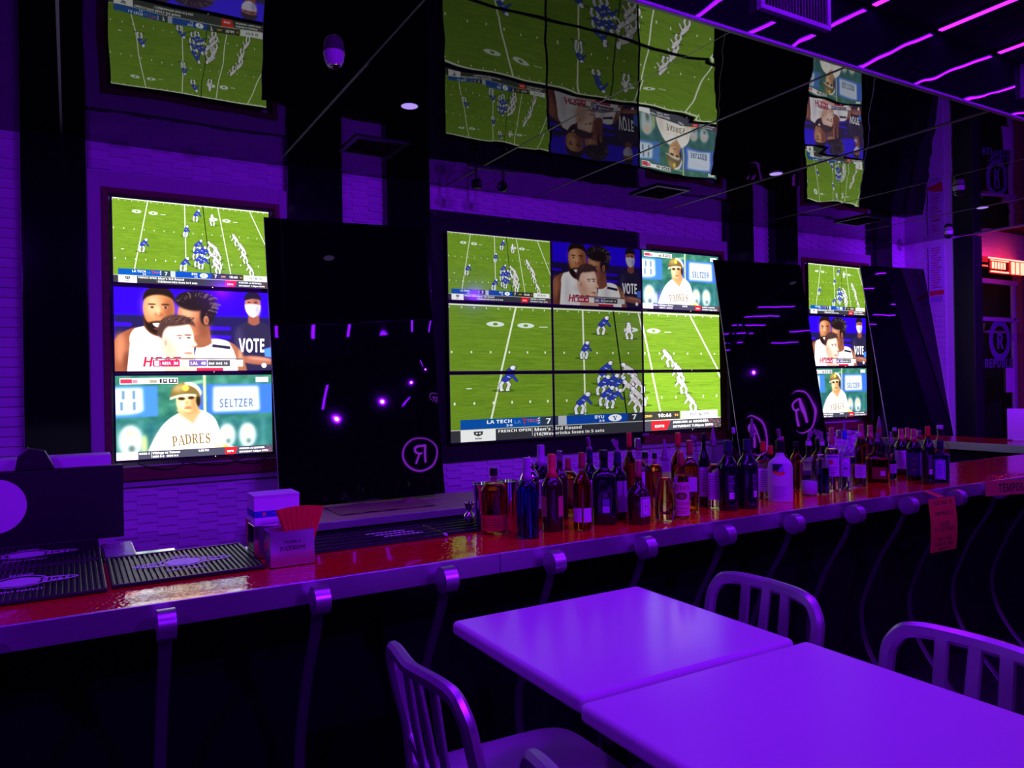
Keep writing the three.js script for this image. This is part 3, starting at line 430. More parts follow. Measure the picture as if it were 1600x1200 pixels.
// lighting truss running back over the room, seen in the mirrors
{ const t = thing('lighting_truss', 'slim triangular lighting truss mirrored as diagonal lines in the acrylic sheets', 'truss', [7.35, 3.12, 2.9]);
  const bar = (a, b, r = 0.016) => { const A = new THREE.Vector3(...a), B = new THREE.Vector3(...b), d = B.clone().sub(A), g = cyl(r, r, d.length(), 8); g.applyQuaternion(new THREE.Quaternion().setFromUnitVectors(new THREE.Vector3(0, 1, 0), d.normalize())); return g.translate((A.x + B.x) / 2, (A.y + B.y) / 2, (A.z + B.z) / 2); };
  for (const [x, y] of [[-0.12, 0.2], [0.12, 0.2], [0, 0]]) obj('chord', bar([x, y, 0], [x, y, 5.6]), M.ribMetal, t);
  for (let k = 0; k < 14; k++) { const z = k * 0.4, s = k % 2; obj('brace', merge([bar([s ? 0.12 : -0.12, 0.2, z], [0, 0, z + 0.4], 0.009), bar([s ? -0.12 : 0.12, 0.2, z + 0.4], [0, 0, z], 0.009)]), M.ribMetal, t); }
  obj('hanger', merge([bar([-0.12, 0.2, 0.6], [-0.12, 0.335, 0.6], 0.008), bar([0.12, 0.2, 4.8], [0.12, 0.335, 4.8], 0.008)]), M.ribMetal, t); }

// ---------------------------------------------------------------- bar
const BAR = 1.075, NOSE = 2.785;
const bar = thing('bar_counter', 'long red-topped bar counter with aluminium edge and curved ribs below', 'bar', [0, 0, 0]);
const planar = (g, s = 1) => { const p = g.attributes.position, uv = new Float32Array(p.count * 2); for (let i = 0; i < p.count; i++) { uv[2 * i] = p.getX(i) * s; uv[2 * i + 1] = p.getZ(i) * s; } g.setAttribute('uv', new THREE.BufferAttribute(uv, 2)); return g; };
obj('counter_top', planar(merge([bx(-2.6, 7.3, 1.03, BAR, 2.16, NOSE - 0.014), bx(6.68, 7.3, 1.03, BAR, 0.55, 2.16)])), M.redTop, bar);
obj('edge_strip', planar(merge([rbx(-2.6, 1.248, 1.01, BAR + 0.002, NOSE - 0.014, NOSE, 0.002), rbx(1.25, 7.3, 1.01, BAR + 0.002, NOSE - 0.014, NOSE, 0.002), rbx(6.666, 6.68, 1.01, BAR + 0.002, 0.55, 2.146, 0.002), rbx(-2.6, 6.666, 1.02, BAR - 0.0012, 2.146, 2.16, 0.002)]), 3), M.alu, bar);
obj('front_panel', bx(-2.6, 7.2, 0.0, 1.03, 2.42, 2.46), phy({ color: lin(0.006, 0.006, 0.008), roughness: 0.18 }), bar);
obj('rear_panel', merge([bx(-2.6, 6.7, 0.0, 1.02, 2.2, 2.23), bx(6.72, 7.25, 0, 1.03, 0.6, 2.2)]), M.blackMatte, bar);
{ const path = [[2.83, 1.0], [2.785, 0.905], [2.70, 0.765], [2.615, 0.57], [2.587, 0.45], [2.612, 0.31], [2.685, 0.185], [2.79, 0.07], [2.84, 0.012]];
  const rib = sweep(path.map(([z, y]) => [0, y, z]), 0.034, 0.009, [1, 0, 0], { samples: 40 });
  const hook = new THREE.CylinderGeometry(0.041, 0.041, 0.044, 28).rotateZ(Math.PI / 2);
  const foot = rbx(-0.03, 0.03, 0, 0.012, 2.79, 2.89, 0.003);
  for (let k = -2; k < 16; k++) { const x = 0.208 + 0.4055 * k; const r = obj('rib', rib, M.ribMetal, bar); r.position.x = x; const h = obj('rib_roll', hook, M.alu, bar); h.position.set(x, 1.036, 2.852); const q = obj('rib_foot', foot, M.ribMetal, bar); q.position.x = x; } }
{ const s = thing('service_station', 'dark service ledge behind the bar at the left end', 'counter', [-0.72, 0, 1.72]);
  obj('ledge_top', rbx(-1.2, 0.80, 1.03, BAR - 0.001, -0.42, 0.42, 0.004), M.blackSatin, s); obj('cabinet', bx(-1.15, 0.78, 0, 1.03, -0.38, 0.38), M.blackMatte, s); }
const back = thing('back_counter', 'back bar counter with brown papered top and steel edge', 'counter', [3.3, 0, 0.58]);
obj('cabinet', bx(-2.2, 2.6, 0, 0.86, -0.3, 0.27), M.blackMatte, back);
obj('counter_top', rbx(-2.28, 2.7, 0.862, 0.9, -0.32, 0.295, 0.003), M.plywood, back);
obj('edge_strip', rbx(-2.28, 2.7, 0.858, 0.901, 0.295, 0.305, 0.002), M.alu, back);
{ const p = thing('brown_paper', 'crumpled brown paper sheets lying on the back counter top', 'paper', [1.65, 0.9, 0.55]);
  const g = new THREE.PlaneGeometry(0.62, 0.34, 40, 24).rotateX(-Math.PI / 2), a = g.attributes.position; for (let i = 0; i < a.count; i++) { const x = a.getX(i), z = a.getZ(i); a.setY(i, 0.004 + 0.012 * Math.abs(noise.noise(x * 9, z * 9, 2.2)) + 0.035 * Math.max(0, 1 - Math.hypot((x - 0.22) / 0.07, (z + 0.05) / 0.08))); } g.computeVertexNormals();
  obj('sheet', g, std({ color: lin(0.36, 0.22, 0.16), roughness: 0.8 }), p); }

// ---------------------------------------------------------------- tables and stools
function table(x0, x1, z0, z1, label) {
  const cx = (x0 + x1) / 2, cz = (z0 + z1) / 2, w = x1 - x0, d = z1 - z0, t = thing('table', label, 'table', [cx, 0, cz], 0, 'white tables');
  const s = new THREE.Shape(), r = 0.02; s.moveTo(-w / 2 + r, -d / 2); s.lineTo(w / 2 - r, -d / 2); s.quadraticCurveTo(w / 2, -d / 2, w / 2, -d / 2 + r); s.lineTo(w / 2, d / 2 - r); s.quadraticCurveTo(w / 2, d / 2, w / 2 - r, d / 2); s.lineTo(-w / 2 + r, d / 2); s.quadraticCurveTo(-w / 2, d / 2, -w / 2, d / 2 - r); s.lineTo(-w / 2, -d / 2 + r); s.quadraticCurveTo(-w / 2, -d / 2, -w / 2 + r, -d / 2);
  const inset = 0.013, g = new THREE.ExtrudeGeometry(s, { depth: 0.014, bevelEnabled: true, bevelSize: inset, bevelThickness: 0.012, bevelSegments: 5, bevelOffset: -inset, curveSegments: 8 }).rotateX(Math.PI / 2).translate(0, 0.988, 0);
  obj('table_top', g, M.tableWhite, t);
  obj('column', cyl(0.04, 0.04, 0.93, 20).translate(0, 0.485, 0), M.blackSatin, t);
  obj('base', merge([rbx(-0.27, 0.27, 0, 0.03, -0.035, 0.035, 0.01), rbx(-0.035, 0.035, 0, 0.03, -0.27, 0.27, 0.01)]), M.blackSatin, t);
  obj('top_plate', rbx(-0.16, 0.16, 0.95, 0.961, -0.16, 0.16, 0.003), M.blackSatin, t);
}
table(0.897, 1.556, 3.13, 3.742, 'white square table nearer the bar, its far edge below the bottles');
table(0.880, 1.572, 3.758, 4.42, 'white square table in the foreground, cut by the picture edge');

function makeStool(label) {   // faces +x; back at x = 0
  const t = thing('counter_stool', label, 'stool', [0, 0, 0], 0, 'brushed aluminium stools'), H = 1.035, S = 0.70, hw = 0.203;
  const side = (z) => [[0.0, S - 0.03, z], [-0.012, S + 0.1, z], [-0.035, H - 0.14, z * 1.0], [-0.05, H - 0.07, z * 0.985]];
  const pts = [...side(-hw), [-0.062, H - 0.024, -hw * 0.83], [-0.074, H - 0.0125, -hw * 0.55], [-0.088, H - 0.0125, 0], [-0.074, H - 0.0125, hw * 0.55], [-0.062, H - 0.024, hw * 0.83], ...side(hw).reverse()];
  obj('back_frame', sweep(pts, 0.030, 0.038, [1, 0.15, 0], { samples: 120, tension: 0.35 }), M.aluChair, t);
  for (const z of [-0.075, 0, 0.075]) obj('back_slat', sweep([[-0.078 + Math.abs(z) * 0.12, H - 0.02, z * 1.0], [-0.05, H - 0.16, z], [-0.03, S + 0.065, z * 0.93]], 0.035, 0.012, [0, 0, 1], { samples: 12 }), M.aluChair, t);
  obj('back_rail', sweep([[-0.012, S + 0.075, -hw], [-0.032, S + 0.055, 0], [-0.012, S + 0.075, hw]], 0.03, 0.012, [0, 1, 0], { samples: 20 }), M.aluChair, t);
  { const g = new RoundedBoxGeometry(0.44, 0.026, 0.42, 4, 0.011), p = g.attributes.position; const q = new THREE.BoxGeometry(0.44, 0.026, 0.42, 24, 2, 24), a = q.attributes.position;
    for (let i = 0; i < a.count; i++) { let x = a.getX(i), z = a.getZ(i), y = a.getY(i); const u = x / 0.22, v = z / 0.21, k = Math.pow(Math.pow(Math.abs(u), 6) + Math.pow(Math.abs(v), 6), 1 / 6), m = Math.max(Math.abs(u), Math.abs(v)), s = k > 0 ? m / k : 1; x *= s; z *= s * (1 - 0.05 * u); const dish = 0.012 * (Math.cos(Math.min(1, Math.abs(v) * 1.1) * Math.PI) * 0.5 + 0.5) * (1 - u * u); a.setXYZ(i, x + 0.222, y - dish + S - 0.013, z); }
    q.computeVertexNormals(); obj('seat', mergeVertices(q), M.aluChair, t); }
  for (const z of [-1, 1]) {
    obj('rear_leg', sweep([[0.0, S + 0.02, z * hw], [-0.005, 0.4, z * (hw + 0.01)], [-0.035, 0.0, z * (hw + 0.02)]], 0.036, 0.024, [1, 0, 0], { samples: 16 }), M.aluChair, t);
    obj('front_leg', sweep([[0.40, S - 0.012, z * (hw - 0.01)], [0.405, 0.4, z * hw], [0.42, 0.0, z * (hw + 0.015)]], 0.034, 0.022, [1, 0, 0], { samples: 16 }), M.aluChair, t);
    obj('stretcher', sweep([[-0.01, 0.22, z * (hw + 0.012)], [0.41, 0.22, z * (hw + 0.008)]], 0.022, 0.011, [0, 1, 0], { samples: 4 }), M.aluChair, t);
  }
  obj('footrest', sweep([[0.41, 0.25, -hw - 0.005], [0.41, 0.25, hw + 0.005]], 0.024, 0.012, [0, 1, 0], { samples: 4 }), M.aluChair, t);
  return t;
}
const stool = makeStool('aluminium stool left of the nearer table, its slatted back fully seen');
stool.position.set(0.73, 0, 3.455); stool.rotation.y = 0.0;
function stoolCopy(x, z, turn, label) { const c = stool.clone(); c.name = numbered('counter_stool'); scene.add(c); c.position.set(x, 0, z); c.rotation.y = turn; c.userData = { ...stool.userData, label }; }
stoolCopy(0.73, 4.095, 0.0, 'aluminium stool at the bottom edge, only its top back corner in view');
stoolCopy(1.745, 3.42, Math.PI, 'aluminium stool behind the right side of the nearer table');
stoolCopy(1.745, 4.035, Math.PI, 'aluminium stool at the far right, across the foreground table');

// ---------------------------------------------------------------- fittings on the soffit
function downlight(x, z, on, label) {
  const t = thing('downlight', label, 'light', [x, CEIL, z], 0, 'round recessed downlights');
  obj('rim', lathe([[0.03, -0.001], [0.046, -0.003], [0.05, -0.002], [0.05, 0.002], [0.03, 0.002]], 32), std({ color: lin(0.3, 0.3, 0.3), roughness: 0.4 }), t);
  obj('lens', cyl(0.043, 0.043, 0.003, 32).translate(0, -0.003, 0), std({ color: lin(0.5, 0.5, 0.5), emissive: lin(0.42, 0.28, 0.85), emissiveIntensity: on, roughness: 0.4 }), t);
  const L = new THREE.RectAreaLight(lin(0.42, 0.28, 0.85), 0.15 * on, 0.055, 0.055); L.position.set(0, -0.0052, 0); L.rotation.x = -Math.PI / 2; L.name = 'lens_light'; t.add(L);
}
downlight(1.573, 1.305, 1.0, 'glowing round downlight above the left acrylic sheet');
downlight(4.41, 1.29, 1.0, 'glowing round downlight on the middle seam above the video wall');
downlight(6.96, 1.37, 0.8, 'glowing round downlight near the far right column');
function ceilingVent(x, z, label) {
  const t = thing('ceiling_vent', label, 'vent', [x, CEIL, z], 0, 'square ceiling vents'), m = std({ color: lin(0.03, 0.03, 0.032), roughness: 0.3 });
  obj('frame', merge([rbx(-0.17, 0.17, -0.012, 0, -0.17, -0.14, 0.003), rbx(-0.17, 0.17, -0.012, 0, 0.14, 0.17, 0.003), rbx(-0.17, -0.14, -0.012, 0, -0.14, 0.14, 0.003), rbx(0.14, 0.17, -0.012, 0, -0.14, 0.14, 0.003)]), m, t);
  for (let k = 0; k < 7; k++) obj('louvre', new THREE.BoxGeometry(0.28, 0.003, 0.026).rotateX(0.6).translate(0, -0.006, -0.12 + k * 0.04), m, t);
}
ceilingVent(1.64, 0.565, 'black square ceiling vent above the left acrylic sheet'); ceilingVent(4.0, 0.51, 'black square ceiling vent above the video wall'); ceilingVent(6.44, 0.55, 'black square ceiling vent above the far right stack');
function fasciaVent(x, label) {
  const t = thing('fascia_vent', label, 'vent', [x, 3.245, EDGE], 0, 'vents on the soffit step'), w = 0.23, h = 0.2, m = std({ color: lin(0.25, 0.25, 0.27), roughness: 0.45 });
  obj('frame', merge([rbx(-w, w, 0, 0.022, 0, 0.03, 0.003), rbx(-w, w, h - 0.022, h, 0, 0.03, 0.003), rbx(-w, -w + 0.022, 0.022, h - 0.022, 0, 0.03, 0.003), rbx(w - 0.022, w, 0.022, h - 0.022, 0, 0.03, 0.003)]), m, t);
  obj('duct', bx(-w + 0.02, w - 0.02, 0.02, h - 0.02, 0.002, 0.006), M.blackMatte, t);
  for (let k = 0; k < 21; k++) obj('fin', bx(-0.002, 0.002, 0.022, h - 0.022, 0.006, 0.024).translate(-0.2 + k * 0.02, 0, 0), M.strip, t);
}
fasciaVent(2.816, 'slotted air vent on the soffit step at the picture top'); fasciaVent(4.99, 'slotted air vent on the soffit step at the right picture edge');
function domeCamera(x, z, s, lens, label) {
  const t = thing('ceiling_camera', label, 'camera', [x, CEIL, z], 0, 'ceiling cameras');
  obj('housing', lathe([[0, 0], [0.045 * s, 0], [0.047 * s, -0.006 * s], [0.045 * s, -0.02 * s], [0.042 * s, -0.022 * s], [0.0435 * s, -0.026 * s], [0.042 * s, -0.04 * s], [0.032 * s, -0.06 * s], [0.026 * s, -0.066 * s], [0, -0.067 * s]].reverse(), 32), M.plasticWhite, t);
  if (lens) { obj('lens', new THREE.SphereGeometry(0.023 * s, 20, 12).scale(1, 0.35, 1).translate(0.004 * s, -0.065 * s, 0.004 * s), M.blackGloss, t); obj('status_lamp', new THREE.SphereGeometry(0.003, 8, 6).translate(0.0, -0.063 * s, 0.026), std({ color: 0, emissive: lin(1, 0.25, 0.2), emissiveIntensity: 3 }), t); }
  else obj('dome', new THREE.SphereGeometry(0.045 * s, 24, 12, 0, 7, Math.PI / 2, Math.PI / 2).translate(0, -0.045 * s, 0), phy({ color: lin(0.02, 0.02, 0.02), roughness: 0.05 }), t);
}
domeCamera(1.03, 1.75, 1.0, true, 'white turret camera hanging near the first ceiling seam'); domeCamera(6.0, 1.7, 0.9, false, 'pale dome camera hanging near the right pillar'); domeCamera(7.75, 0.62, 0.9, false, 'dark dome camera in front of the bright right return wall');
{ const t = thing('track_spotlights', 'pair of black track spotlights above the video wall', 'spotlight', [2.5, CEIL, 0.5]);
  obj('track', rbx(-0.17, 0.2, -0.018, 0, -0.012, 0.012, 0.003), M.blackSatin, t);
  for (const [x, a] of [[-0.11, 0.9], [0.1, -0.9]]) { const s = obj('spot_head', merge([lathe([[0, -0.03], [0.026, -0.03], [0.034, 0.0], [0.036, 0.03], [0.033, 0.03], [0.03, 0.012], [0, 0.01]], 24)]).rotateX(Math.PI / 2).rotateY(a).translate(0, -0.125, 0), M.blackSatin, t); s.position.x = x; const q = obj('arm', cyl(0.009, 0.011, 0.09, 12).translate(0, -0.06, 0), M.blackSatin, t); q.position.x = x; } }
// ---------------------------------------------------------------- things on the bar
// ribbed rubber bar mats: raised rim, ribs across, raised printed emblem
function fishEmblem(c, W, H, lines) {
  c.clearRect(0, 0, W, H);
  c.strokeStyle = '#eaeaee'; c.fillStyle = '#eaeaee'; c.lineWidth = 8;
  text(c, lines[0], W / 2, H * 0.13, H * 0.1, '#f0f0f4', 'bold', 'sans-serif', 'center'); text(c, lines[1], W / 2, H * 0.9, H * 0.1, '#f0f0f4', 'bold', 'sans-serif', 'center');
  c.beginPath(); c.ellipse(W * 0.5, H * 0.5, W * 0.47, H * 0.13, 0, 0, 7); c.stroke(); c.beginPath(); c.ellipse(W * 0.5, H * 0.46, W * 0.22, H * 0.27, 0, 0, 7); c.stroke();
  c.save(); c.beginPath(); c.ellipse(W * 0.5, H * 0.48, W * 0.17, H * 0.2, 0, 0, 7); c.clip(); for (let k = -20; k < 40; k++) { c.beginPath(); c.moveTo(k * 14, 0); c.lineTo(k * 14 + H, H); c.moveTo(k * 14 + H, 0); c.lineTo(k * 14, H); c.stroke(); } c.restore();
  for (const s of [-1, 1]) for (let k = 0; k < 4; k++) { c.beginPath(); c.arc(W * (0.5 + s * (0.24 + k * 0.055)), H * 0.5, H * (0.1 - k * 0.014), 0, 5); c.stroke(); }
}
const matPrint = canvas(512, 256, (c, W, H) => fishEmblem(c, W, H, ['PATRON', 'SIMPLY PERFECT']));
function barMat(x0, x1, z0, z1, label, along = 'z') {
  const cx = (x0 + x1) / 2, cz = (z0 + z1) / 2, w = x1 - x0, d = z1 - z0, t = thing('bar_mat', label, 'mat', [cx, BAR + 0.0012, cz], 0, 'black ribbed bar mats');
  obj('rim', merge([rbx(-w / 2, w / 2, 0, 0.012, -d / 2, -d / 2 + 0.012, 0.004), rbx(-w / 2, w / 2, 0, 0.012, d / 2 - 0.012, d / 2, 0.004), rbx(-w / 2, -w / 2 + 0.012, 0, 0.012, -d / 2 + 0.012, d / 2 - 0.012, 0.004), rbx(w / 2 - 0.012, w / 2, 0, 0.012, -d / 2 + 0.012, d / 2 - 0.012, 0.004)]), M.rubber, t);
  obj('base_sheet', bx(-w / 2 + 0.011, w / 2 - 0.011, 0, 0.004, -d / 2 + 0.011, d / 2 - 0.011), M.rubber, t);
  const n = Math.round((w - 0.03) / 0.0155), rib = rbx(-0.0045, 0.0045, 0.003, 0.010, -d / 2 + 0.013, d / 2 - 0.013, 0.002, 1);
  for (let k = 0; k < n; k++) { const r = obj('mat_rib', rib, M.rubber, t); r.position.x = -w / 2 + 0.022 + k * (w - 0.044) / (n - 1); }
  const e = obj('emblem', new THREE.PlaneGeometry(w * 0.72, d * 0.62).rotateX(-Math.PI / 2).translate(0, 0.0112, 0), std({ color: 0xffffff, map: matPrint, transparent: true, alphaTest: 0.5, roughness: 0.5 }), t); e.userData.label = 'raised pale winged emblem with lettering';
}
barMat(0.095, 0.528, 2.127, 2.55, 'square black bar mat with winged emblem catching the screen light');
barMat(-0.36, 0.084, 2.12, 2.575, 'dark bar mat at the left picture edge nearest the bar edge'); barMat(-0.36, 0.084, 1.71, 2.105, 'dark bar mat behind the other at the left picture edge');
// long service mats with three lines of lettering
const service = canvas(512, 256, (c, W, H) => { c.clearRect(0, 0, W, H); for (let k = 0; k < 3; k++) { c.strokeStyle = '#f0e2ea'; c.lineWidth = 15; c.lineCap = 'round'; c.beginPath(); for (let i = 0; i <= 60; i++) { const x = 40 + k * 44 + i * 5, y = 66 + k * 62 + 11 * Math.sin(i * 0.9) * (0.6 + 0.4 * Math.sin(i * 2.3)); i ? c.lineTo(x, y) : c.moveTo(x, y); } c.stroke(); } });
function serviceMat(x0, x1, z0, z1, label, print) {
  const cx = (x0 + x1) / 2, cz = (z0 + z1) / 2, w = x1 - x0, d = z1 - z0, t = thing('service_mat', label, 'mat', [cx, BAR + 0.0012, cz], 0, 'long dark service mats');
  obj('base_sheet', rbx(-w / 2, w / 2, 0, 0.005, -d / 2, d / 2, 0.002), M.rubber, t);
  for (let k = 0; k < 5; k++) obj('rail', rbx(-w / 2, w / 2, 0.004, 0.01, -0.003, 0.003, 0.002, 1).translate(0, 0, -d / 2 + 0.012 + k * (d - 0.024) / 4), M.rubber, t);
  if (print) { const e = obj('lettering', new THREE.PlaneGeometry(0.26, d * 0.62).rotateX(-Math.PI / 2).translate(0.1, 0.0112, 0), std({ color: 0xffffff, map: service, transparent: true, alphaTest: 0.5, roughness: 0.5 }), t); }
  obj('end_tab', rbx(w / 2 - 0.012, w / 2, 0.003, 0.012, d / 2 - 0.02, d / 2, 0.002), M.plasticWhite, t);
}
serviceMat(0.72, 1.225, 2.165, 2.425, 'dark blue-black service mat with three lines of pale lettering', true); serviceMat(1.235, 1.50, 2.165, 2.40, 'short plain service mat left of the first bottles', false);

// napkin dispenser, carton on it, caddy with red stir sticks
{ const t = thing('napkin_dispenser', 'white and chrome napkin dispenser under a blue-banded carton', 'dispenser', [0.6, BAR, 2.352]);
  obj('body', rbx(-0.076, 0.076, 0, 0.128, -0.075, 0.06, 0.004), M.plasticWhite, t);
  obj('face_plate', merge([rbx(-0.083, -0.076, 0, 0.118, -0.02, 0.075, 0.002), rbx(-0.083, 0.0, 0.0, 0.118, 0.07, 0.078, 0.002)]), M.chrome, t);
  obj('side_card', bx(-0.08, -0.077, 0.03, 0.125, -0.072, -0.025), std({ color: lin(0.6, 0.2, 0.16), roughness: 0.7 }), t); }
const carton = canvas(512, 256, (c, W, H) => { c.fillStyle = '#f2f2f4'; c.fillRect(0, 0, W, H); c.fillStyle = '#2a35b8'; c.fillRect(0, 150, W, 70); c.fillStyle = '#c03a6a'; c.beginPath(); c.arc(110, 182, 26, 0, 7); c.fill(); text(c, 'A', 110, 184, 40, '#fff', 'bold', 'sans-serif', 'center'); c.fillStyle = '#8e98e0'; c.fillRect(200, 176, 190, 10); });
{ const t = thing('napkin_carton', 'white carton with a blue band resting on the napkin dispenser', 'box', [0.6, BAR + 0.129, 2.345]);
  const g = new RoundedBoxGeometry(0.152, 0.086, 0.118, 3, 0.006).translate(0, 0.043, 0), side = std({ map: carton, roughness: 0.6 });
  obj('carton_box', new THREE.BoxGeometry(0.15, 0.08, 0.116).translate(0, 0.04, 0), [side, side, M.paper, M.paper, side, side], t);
  obj('lid', g.clone().scale(1.012, 0.08, 1.012).translate(0, 0.079, 0), M.paper, t); }
{ const t = thing('napkin_caddy', 'polished caddy box with engraved lettering holding red stir sticks', 'caddy', [0.611, BAR, 2.515]);
  const w = 0.07, h = 0.115, d = 0.045;
  obj('front_wall', bx(-w, w, 0, h, d - 0.003, d), M.polished, t); obj('rear_wall', bx(-w, w, 0, h, -d, -d + 0.003), M.polished, t); obj('side_wall', bx(-w, -w + 0.003, 0, h, -d + 0.003, d - 0.003), M.polished, t); obj('side_wall', bx(w - 0.003, w, 0, h, -d + 0.003, d - 0.003), M.polished, t); obj('floor_plate', bx(-w, w, 0, 0.003, -d, d), M.polished, t);
  const eng = canvas(256, 128, (c, W, H) => { c.clearRect(0, 0, W, H); text(c, 'TEQUILA', 128, 36, 26, '#241a30', 'bold', 'serif', 'center'); text(c, 'PATRON', 128, 82, 44, '#1a1030', 'bold', 'serif', 'center'); });
  obj('engraving', new THREE.PlaneGeometry(0.11, 0.055).translate(0, 0.068, d + 0.0006), std({ color: 0xffffff, map: eng, transparent: true, alphaTest: 0.5, roughness: 0.4 }), t); }
{ // the sticks: thin flat red straws fanned out in the caddy
  const straw = new THREE.BoxGeometry(0.0088, 0.148, 0.0025).translate(0, 0.074, 0);
  for (let k = 0; k < 30; k++) { const u = ((k % 15) + Math.floor(k / 15) * 0.5) / 14.5 - 0.5, row = Math.floor(k / 15); const m = obj('stir_stick', straw, M.redStraw); m.position.set(0.650 + u * 0.056, BAR + 0.036, 2.506 + row * 0.006 + (k % 2) * 0.003); m.rotation.z = -u * 0.62; m.rotation.x = -0.05 + row * 0.03; tag(m, 'flat red stir stick fanned out in the polished caddy', 'straw', 'red stir sticks'); } }
// register back, sheet behind it, small printer on top
{ const t = thing('register_screen', 'back of a black till monitor with a pale round badge, left edge', 'monitor', [-0.14, BAR, 1.655]);
  obj('back_shell', rbx(-0.32, 0.316, 0.0, 0.283, -0.02, 0.015, 0.004), M.blackSatin, t);
  const d = obj('badge', cyl(0.1, 0.1, 0.003, 48).rotateX(Math.PI / 2).translate(-0.105, 0.157, 0.0166), M.plasticWhite, t); d.userData.label = 'pale round badge'; obj('stand', rbx(-0.15, 0.15, 0.0, 0.012, -0.08, 0.045, 0.004), M.blackSatin, t); }
{ const t = thing('white_carton', 'white carton standing behind the black till monitor', 'box', [-0.13, BAR, 1.5]); obj('carton_body', rbx(-0.36, 0.27, 0, 0.318, -0.09, 0.05, 0.004), M.plasticWhite, t); }
{ const t = thing('card_reader', 'small dark wedge-shaped device perched on top of the till monitor', 'device', [-0.118, BAR + 0.283, 1.652]);
  const s = new THREE.Shape([[-0.06, 0], [0.06, 0], [0.03, 0.062], [-0.02, 0.074], [-0.05, 0.045]].map(([a, b]) => new THREE.Vector2(a, b)));
  obj('wedge_body', new THREE.ExtrudeGeometry(s, { depth: 0.05, bevelEnabled: true, bevelSize: 0.004, bevelThickness: 0.004, bevelSegments: 2 }).translate(0, 0.004, -0.03), M.blackSatin, t); obj('top_cover', new THREE.BoxGeometry(0.044, 0.004, 0.05).rotateZ(0.86).translate(-0.036, 0.066, -0.004), M.greyPlastic, t); }
{ const t = thing('drip_tray', 'ribbed steel drip tray between the mats and the wall', 'tray', [0.145, 1.031, 1.95]);
  obj('pan', rbx(-0.055, 0.05, 0.0, 0.045, -0.14, 0.14, 0.004), M.steel, t); for (let k = 0; k < 14; k++) obj('tray_rib', rbx(-0.05, 0.045, 0.044, 0.05, -0.003, 0.003, 0.002, 1).translate(0, 0, -0.125 + k * 0.019), M.steel, t); }
{ const t = thing('steel_shelf', 'small steel shelf bracketed to the bar rear under the drip tray', 'shelf', [0.145, 0.99, 1.98]); obj('plate', rbx(-0.055, 0.2, 0.03, 0.0395, -0.2, 0.165, 0.003), M.steel, t); obj('bracket', bx(-0.05, -0.04, -0.06, 0.03, 0.0, 0.165), M.steel, t); }
// jigger, mixing tins and shaker
{ const t = thing('jigger', 'small double-ended chrome jigger left of the amber oval bottle', 'jigger', [1.395, BAR + 0.0125, 2.27]);
  obj('cups', lathe([[0.0, 0.001], [0.018, 0.001], [0.022, 0.02], [0.021, 0.034], [0.008, 0.047], [0.007, 0.051], [0.012, 0.056], [0.02, 0.082], [0.0188, 0.082], [0.0105, 0.057], [0, 0.055]], 32), M.chrome, t); }
function tin(x, z, h, label, y = BAR) { const t = thing('mixing_tin', label, 'tin', [x, y, z], 0, 'steel mixing tins'); obj('cup', lathe([[0, 0.004], [0.034, 0.004], [0.034, 0.0], [0.037, 0.002], [0.045, h - 0.002], [0.0455, h], [0.0435, h], [0.0355, 0.008], [0, 0.008]], 40), M.chrome, t); }
tin(1.545, 2.33, 0.178, 'steel mixing tin half hidden behind the amber oval bottle'); tin(1.43, 2.335, 0.165, 'steel mixing tin at the left of the bottle row', BAR + 0.0125);
{ const t = thing('cocktail_shaker', 'tall steel shaker with pointed cap behind the blue bottle', 'shaker', [1.625, BAR, 2.37]);
  obj('cup', lathe([[0, 0], [0.032, 0], [0.034, 0.004], [0.041, 0.17], [0.041, 0.176], [0, 0.176]], 40), M.chrome, t); obj('strainer_top', lathe([[0.041, 0.176], [0.0405, 0.19], [0.03, 0.215], [0.021, 0.225], [0, 0.226]], 40), M.chrome, t); obj('cap', lathe([[0.021, 0.225], [0.021, 0.245], [0.012, 0.256], [0.005, 0.27], [0.0, 0.278]], 32), M.chrome, t); }
// ---------------------------------------------------------------- the bottles
const PROFILE = {
  spirit: [[0, .92], [.012, 1], [.56, 1], [.60, .975], [.64, .89], [.675, .73], [.705, .54], [.735, .40], [.77, .34], [.96, .315]],
  wine: [[0, .93], [.012, 1], [.58, 1], [.63, .97], [.67, .88], [.71, .72], [.745, .55], [.78, .43], [.82, .375], [.96, .35]],
  square: [[0, .95, 6], [.012, 1, 6], [.62, 1, 6], [.665, .95, 5], [.70, .76, 4], [.725, .54, 3], [.75, .40], [.78, .36], [.96, .34]],
  flask: [[0, .82], [.02, .98], [.05, 1], [.60, 1], [.67, .97], [.73, .85], [.77, .62], [.795, .40], [.815, .29], [.96, .26]],
  cognac: [[0, .86], [.015, .95], [.30, 1.0], [.42, 1.02], [.50, .93], [.56, .72], [.61, .48], [.66, .33], [.72, .28], [.96, .26]],
  carafe: [[0, .85], [.02, .96], [.2, 1], [.34, .98], [.48, .82], [.60, .58], [.70, .40], [.80, .31], [.96, .31]],
  decanter: [[0, .95, 6], [.015, 1, 6], [.56, 1, 6], [.62, .95, 5], [.68, .70, 4], [.73, .42, 2.5], [.77, .33], [.96, .31]],
};
const shell = (r, g, b) => phy({ color: lin(r, g, b), transmission: 1, thickness: 0, roughness: 0.02, ior: 1.5 });
const liquidOf = (r, g, b, d) => phy({ color: 0xffffff, transmission: 1, thickness: 0.05, roughness: 0.01, ior: 1.34, attenuationColor: lin(r, g, b), attenuationDistance: d });
const dark = (r, g, b) => phy({ color: lin(r, g, b), roughness: 0.05, clearcoat: 1, clearcoatRoughness: 0.02, ior: 1.52 });
